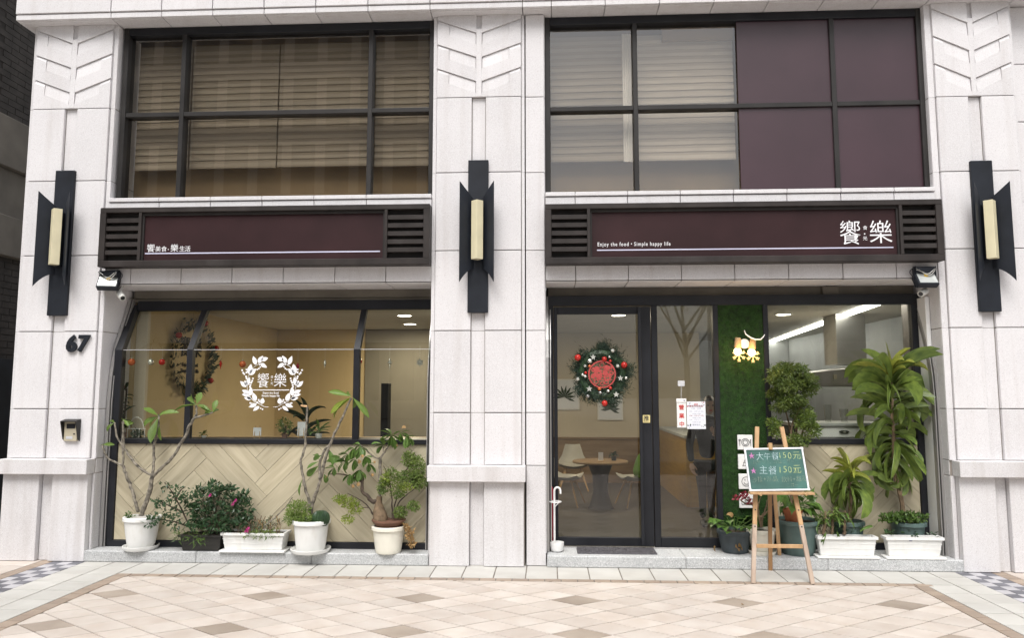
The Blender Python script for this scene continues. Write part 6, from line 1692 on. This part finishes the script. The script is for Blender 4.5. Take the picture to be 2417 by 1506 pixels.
for k in range(4):
    mb.tube([(m3-0.09+k*0.022, 0.275+0.006*(k % 2), zb), (m3-0.09+k*0.022, 0.275+0.006*(k % 2), 5.02)], 0.013, 6)
mb.build('curtain_fold', M['white'], cu, smooth=True)
Bx('pelmet_box', M['room_tan'], B, 1.110, XF-0.004, 0.205, 0.245, 4.912, 5.05)

# ================================================================== PERSON INSIDE, BEHIND THE SIDE LIGHT
pe = thing('person', 'person in black jacket and dark trousers standing behind the side light', 'person', (1.65, 1.5, 0.1))
def skin_body(name, chain, m, parent):
    """chain: dict name -> (pos, radius, parent name)"""
    me = bpy.data.meshes.new(name); o0 = origin(parent)
    keys = list(chain); vs = [tuple(Vector(chain[k][0])-o0) for k in keys]
    es = [(keys.index(k), keys.index(chain[k][2])) for k in keys if chain[k][2]]
    me.from_pydata(vs, es, []); o = link(name, me, parent)
    md = o.modifiers.new('skin', 'SKIN'); sb = o.modifiers.new('sub', 'SUBSURF'); sb.levels = 2; sb.render_levels = 2
    if not me.skin_vertices: me.attributes.new
    for i, k in enumerate(keys):
        sv = me.skin_vertices[0].data[i]; r = chain[k][1]
        sv.radius = r if isinstance(r, tuple) else (r, r); sv.use_root = (i == 0)
    bpy.context.view_layer.update()
    dg = bpy.context.evaluated_depsgraph_get()
    m2_ = bpy.data.meshes.new_from_object(o.evaluated_get(dg))
    o.modifiers.clear(); o.data = m2_; m2_.name = name
    bpy.data.meshes.remove(me)
    m2_.materials.clear(); m2_.materials.append(m)
    m2_.polygons.foreach_set('use_smooth', [True]*len(m2_.polygons))
    return o
X0, YP = 1.70, 1.5
k1 = 0.80      # this person is short
def pp(x, y, z): return (X0+x*k1, YP+y*k1, 0.1+z*k1)
skin_body('body', {
 'pelvis': (pp(0,0,0.88), (.15*k1,.11*k1), None), 'waist': (pp(0.01,0,1.02), (.135*k1,.10*k1), 'pelvis'), 'chest': (pp(0.02,-0.01,1.24), (.165*k1,.115*k1), 'waist'), 'neckb': (pp(0.03,-0.02,1.40), (.075*k1,.07*k1), 'chest'), 'neck': (pp(0.04,-0.03,1.47), .052*k1, 'neckb'),
 'shl': (pp(-.17,-.01,1.33), .07*k1, 'chest'), 'ell': (pp(-.23,-.02,1.06), .055*k1, 'shl'), 'wrl': (pp(-.22,-.10,0.85), .042*k1, 'ell'),
 'shr': (pp(.20,-.02,1.33), .07*k1, 'chest'), 'elr': (pp(.26,-.10,1.10), .055*k1, 'shr'), 'wrr': (pp(.12,-.26,1.22), .042*k1, 'elr')}, M['jacket'], pe)
skin_body('trousers', {'pelvis': (pp(0,0,0.88), (.14*k1,.11*k1), None), 'hipl': (pp(-.085,0,.80), .09*k1, 'pelvis'), 'knl': (pp(-.07,-.02,.46), .062*k1, 'hipl'), 'anl': (pp(-.06,.02,.09), .045*k1, 'knl'), 'hipr': (pp(.085,0,.80), .09*k1, 'pelvis'), 'knr': (pp(.05,.0,.46), .062*k1, 'hipr'), 'anr': (pp(.06,.03,.09), .045*k1, 'knr')}, M['trouser'], pe)
for sx_, fx in ((-.06,-.03), (.06,.03)):
    skin_body('shoe', {'a': (pp(sx_,.03,.05), (.05*k1,.05*k1), None), 'b': (pp(sx_+fx*.3,-.08,.035), (.05*k1,.035*k1), 'a'), 'c': (pp(sx_+fx*.4,-.17,.03), (.04*k1,.028*k1), 'b')}, M['ink'], pe)
hc = Vector(pp(0.045,-0.045,1.60))
mb = MB(); mb.ball((0,0,0), 1.0, 20, 14)
out = []
for p in mb.v:
    q = Vector(p); fx = 1.0
    z_ = q.z; wdt = 0.078*(1-0.22*max(0,-z_)**1.5); dep = 0.098
    nose = 0.020*math.exp(-((q.x/0.16)**2+((z_+0.12)/0.22)**2)) if q.y < -0.5 else 0
    eye = -0.008*(math.exp(-(((abs(q.x)-0.36)/0.16)**2+((z_-0.05)/0.12)**2))) if q.y < -0.4 else 0
    chin = 0.010*math.exp(-((q.x/0.3)**2+((z_+0.8)/0.2)**2)) if q.y < 0 else 0
    out.append(tuple(hc+Vector((q.x*wdt, q.y*dep-nose-eye-chin, z_*0.122))*k1))
mb.v = out
hdo = mb.build('head', M['skin'], pe, smooth=True)
for sx_ in (-1, 1):
    MB().ball(tuple(hc+Vector((sx_*0.031, -0.085, 0.008))*k1), 0.011*k1, 8, 6).build('eye', M['ink'], hdo, smooth=True)
    MB().ball(tuple(hc+Vector((sx_*0.078, 0.0, -0.005))*k1), 0.02*k1, 8, 6, 1.5).build('ear', M['skin'], hdo, smooth=True)
MB().tube([tuple(hc+Vector((x_, -0.090, -0.062+0.004*abs(x_)/0.02))*k1) for x_ in (-.024,-.01,0,.01,.024)], [0.003,.006,.006,.006,.003], 6).build('mouth', M['red'], hdo)
mb = MB(); mb.ball((0,0,0), 1.0, 18, 12)
mb.v = [tuple(hc+Vector((p[0]*0.088, p[1]*0.105+0.014, max(p[2], -0.55 if p[1] > -0.2 else 0.42)*0.132+0.012))*k1) for p in mb.v]
mb.build('hair', M['hair'], pe, smooth=True)
def hand(c, d, pal):
    """palm, four bent fingers of unequal length and a thumb from the side of the palm"""
    c = Vector(c); d = Vector(d).normalized(); n_ = Vector(pal).normalized(); s_ = d.cross(n_).normalized()
    mb = MB(); mb.tube([c, c+d*0.035*k1, c+d*0.08*k1], [0.024*k1, 0.034*k1, 0.032*k1], 8)
    for k, L in enumerate((.070,.080,.075,.058)):
        b = c+d*0.075*k1+s_*(k-1.5)*0.017*k1
        mb.tube([b, b+(d*0.5+n_*0.12)*L*k1, b+(d*0.85+n_*0.42)*L*k1, b+(d*0.95+n_*0.75)*L*k1], [.0092*k1,.0088*k1,.008*k1,.006*k1], 6)
    b = c+d*0.02*k1-s_*0.028*k1
    mb.tube([b, b+(d*0.028-s_*0.026+n_*0.012)*k1, b+(d*0.055-s_*0.030+n_*0.03)*k1], [.012*k1,.010*k1,.007*k1], 6)
    mb.build('hand', M['skin'], pe, smooth=True)
hand(pp(-.22,-.11,0.83), (0.05,-0.25,-1), (0.5,-0.6,0))
hand(pp(.10,-.28,1.23), (-0.7,-0.3,0.5), (0,-1,0.3))

# ================================================================== NEIGHBOUR, STREET BEHIND THE CAMERA (seen in the glass)
NB = thing('neighbour_building', 'dark brick neighbour building with concrete bands at the left edge', 'building', (-8.5, 6, 0))
XN = -6.15
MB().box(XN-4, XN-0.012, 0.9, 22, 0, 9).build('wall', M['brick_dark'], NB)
mb = MB(); r_ = random.Random(6)
zz_ = 0.0
while zz_ < 8.2:
    yy = 0.9+(0.12 if int(zz_/0.075) % 2 else 0)
    while yy < 9:
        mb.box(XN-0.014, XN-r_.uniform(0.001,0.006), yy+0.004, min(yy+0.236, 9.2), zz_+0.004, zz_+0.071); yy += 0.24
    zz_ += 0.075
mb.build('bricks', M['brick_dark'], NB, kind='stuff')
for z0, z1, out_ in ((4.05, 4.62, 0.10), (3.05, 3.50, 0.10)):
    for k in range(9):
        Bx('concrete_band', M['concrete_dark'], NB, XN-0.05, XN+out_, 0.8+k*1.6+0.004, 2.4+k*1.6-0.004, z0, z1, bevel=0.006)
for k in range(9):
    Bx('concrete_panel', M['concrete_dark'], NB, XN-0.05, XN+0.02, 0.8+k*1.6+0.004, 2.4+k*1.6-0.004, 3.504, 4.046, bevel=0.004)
Bx('side_gate', M['black'], NB, XN-0.05, XN+0.05, 0.9, 2.6, 0.02, 1.9)
OB = thing('opposite_building', 'tall dark building across the street with pale vertical fins', 'building', (-22, -34, 0))
MB().box(-46, -1.5, -46, -34, 0, 30).build('wall', M['opp_wall'], OB)
for k in range(22):
    Bx('fin', M['white'], OB, -45.5+k*2.0, -45.1+k*2.0, -34.5, -34.001, 0.3, 29.6, bevel=0.02)
for zf in range(7):
    for k in range(21):
        Bx('window', M['opp_win'], OB, -45.0+k*2.0, -43.6+k*2.0, -34.03, -33.97, 1.0+zf*4.0, 4.0+zf*4.0, bevel=0.01)
OC = thing('opposite_building', 'low pale building across the street with white balcony slabs', 'building', (22, -34, 0))
MB().box(11.5, 36, -46, -34, 0, 10.5).build('wall', M['opp_wall'], OC)
for zf in range(3):
    for k in range(7):
        Bx('window', M['opp_win'], OC, 12.2+k*3.4, 14.4+k*3.4, -34.03, -33.97, 0.9+zf*3.4, 3.0+zf*3.4, bevel=0.01)
    Bx('balcony_slab', M['white'], OC, 11.5, 36, -35.0, -34.04, 3.35+zf*3.4, 3.6+zf*3.4, bevel=0.01)
def street_tree(label, x_, y_, h_, seed):
    s = thing('street_tree', label, 'tree', (x_, y_, 0), 'bare trees across the street')
    r_ = random.Random(seed)
    MB().tube([(x_,y_,0), (x_+.05,y_,h_*0.3), (x_,y_,h_*0.5)], [0.14,0.10,0.07], 8).build('trunk', M['twig'], s)
    tips = []
    for k in range(9):
        a = k*2.4; b = Vector((x_, y_, h_*(0.35+0.02*k)))
        e = b+Vector((math.cos(a)*h_*0.2, math.sin(a)*h_*0.2, h_*r_.uniform(0.25,0.45)))
        MB().tube([b, b.lerp(e,0.5)+Vector((0,0,-.1)), e], [0.05,0.03,0.012], 5).build('limb', M['twig'], s); tips.append(e)
    foliage('crown', M['leaf_aralia'], s, [(e.x, e.y, e.z, 0.8, 0.8, 0.6) for e in tips], 0.22, 700, seed, 0.5, 0.0)
street_tree('slender bare tree across the street, reflected in the side light', 4.5, -17, 7.0, 3)
street_tree('slender bare tree across the street, reflected in the kitchen window', 9.5, -19, 7.5, 4)
street_tree('slender bare tree across the street, reflected in the left window', -7.0, -18, 8.0, 5)
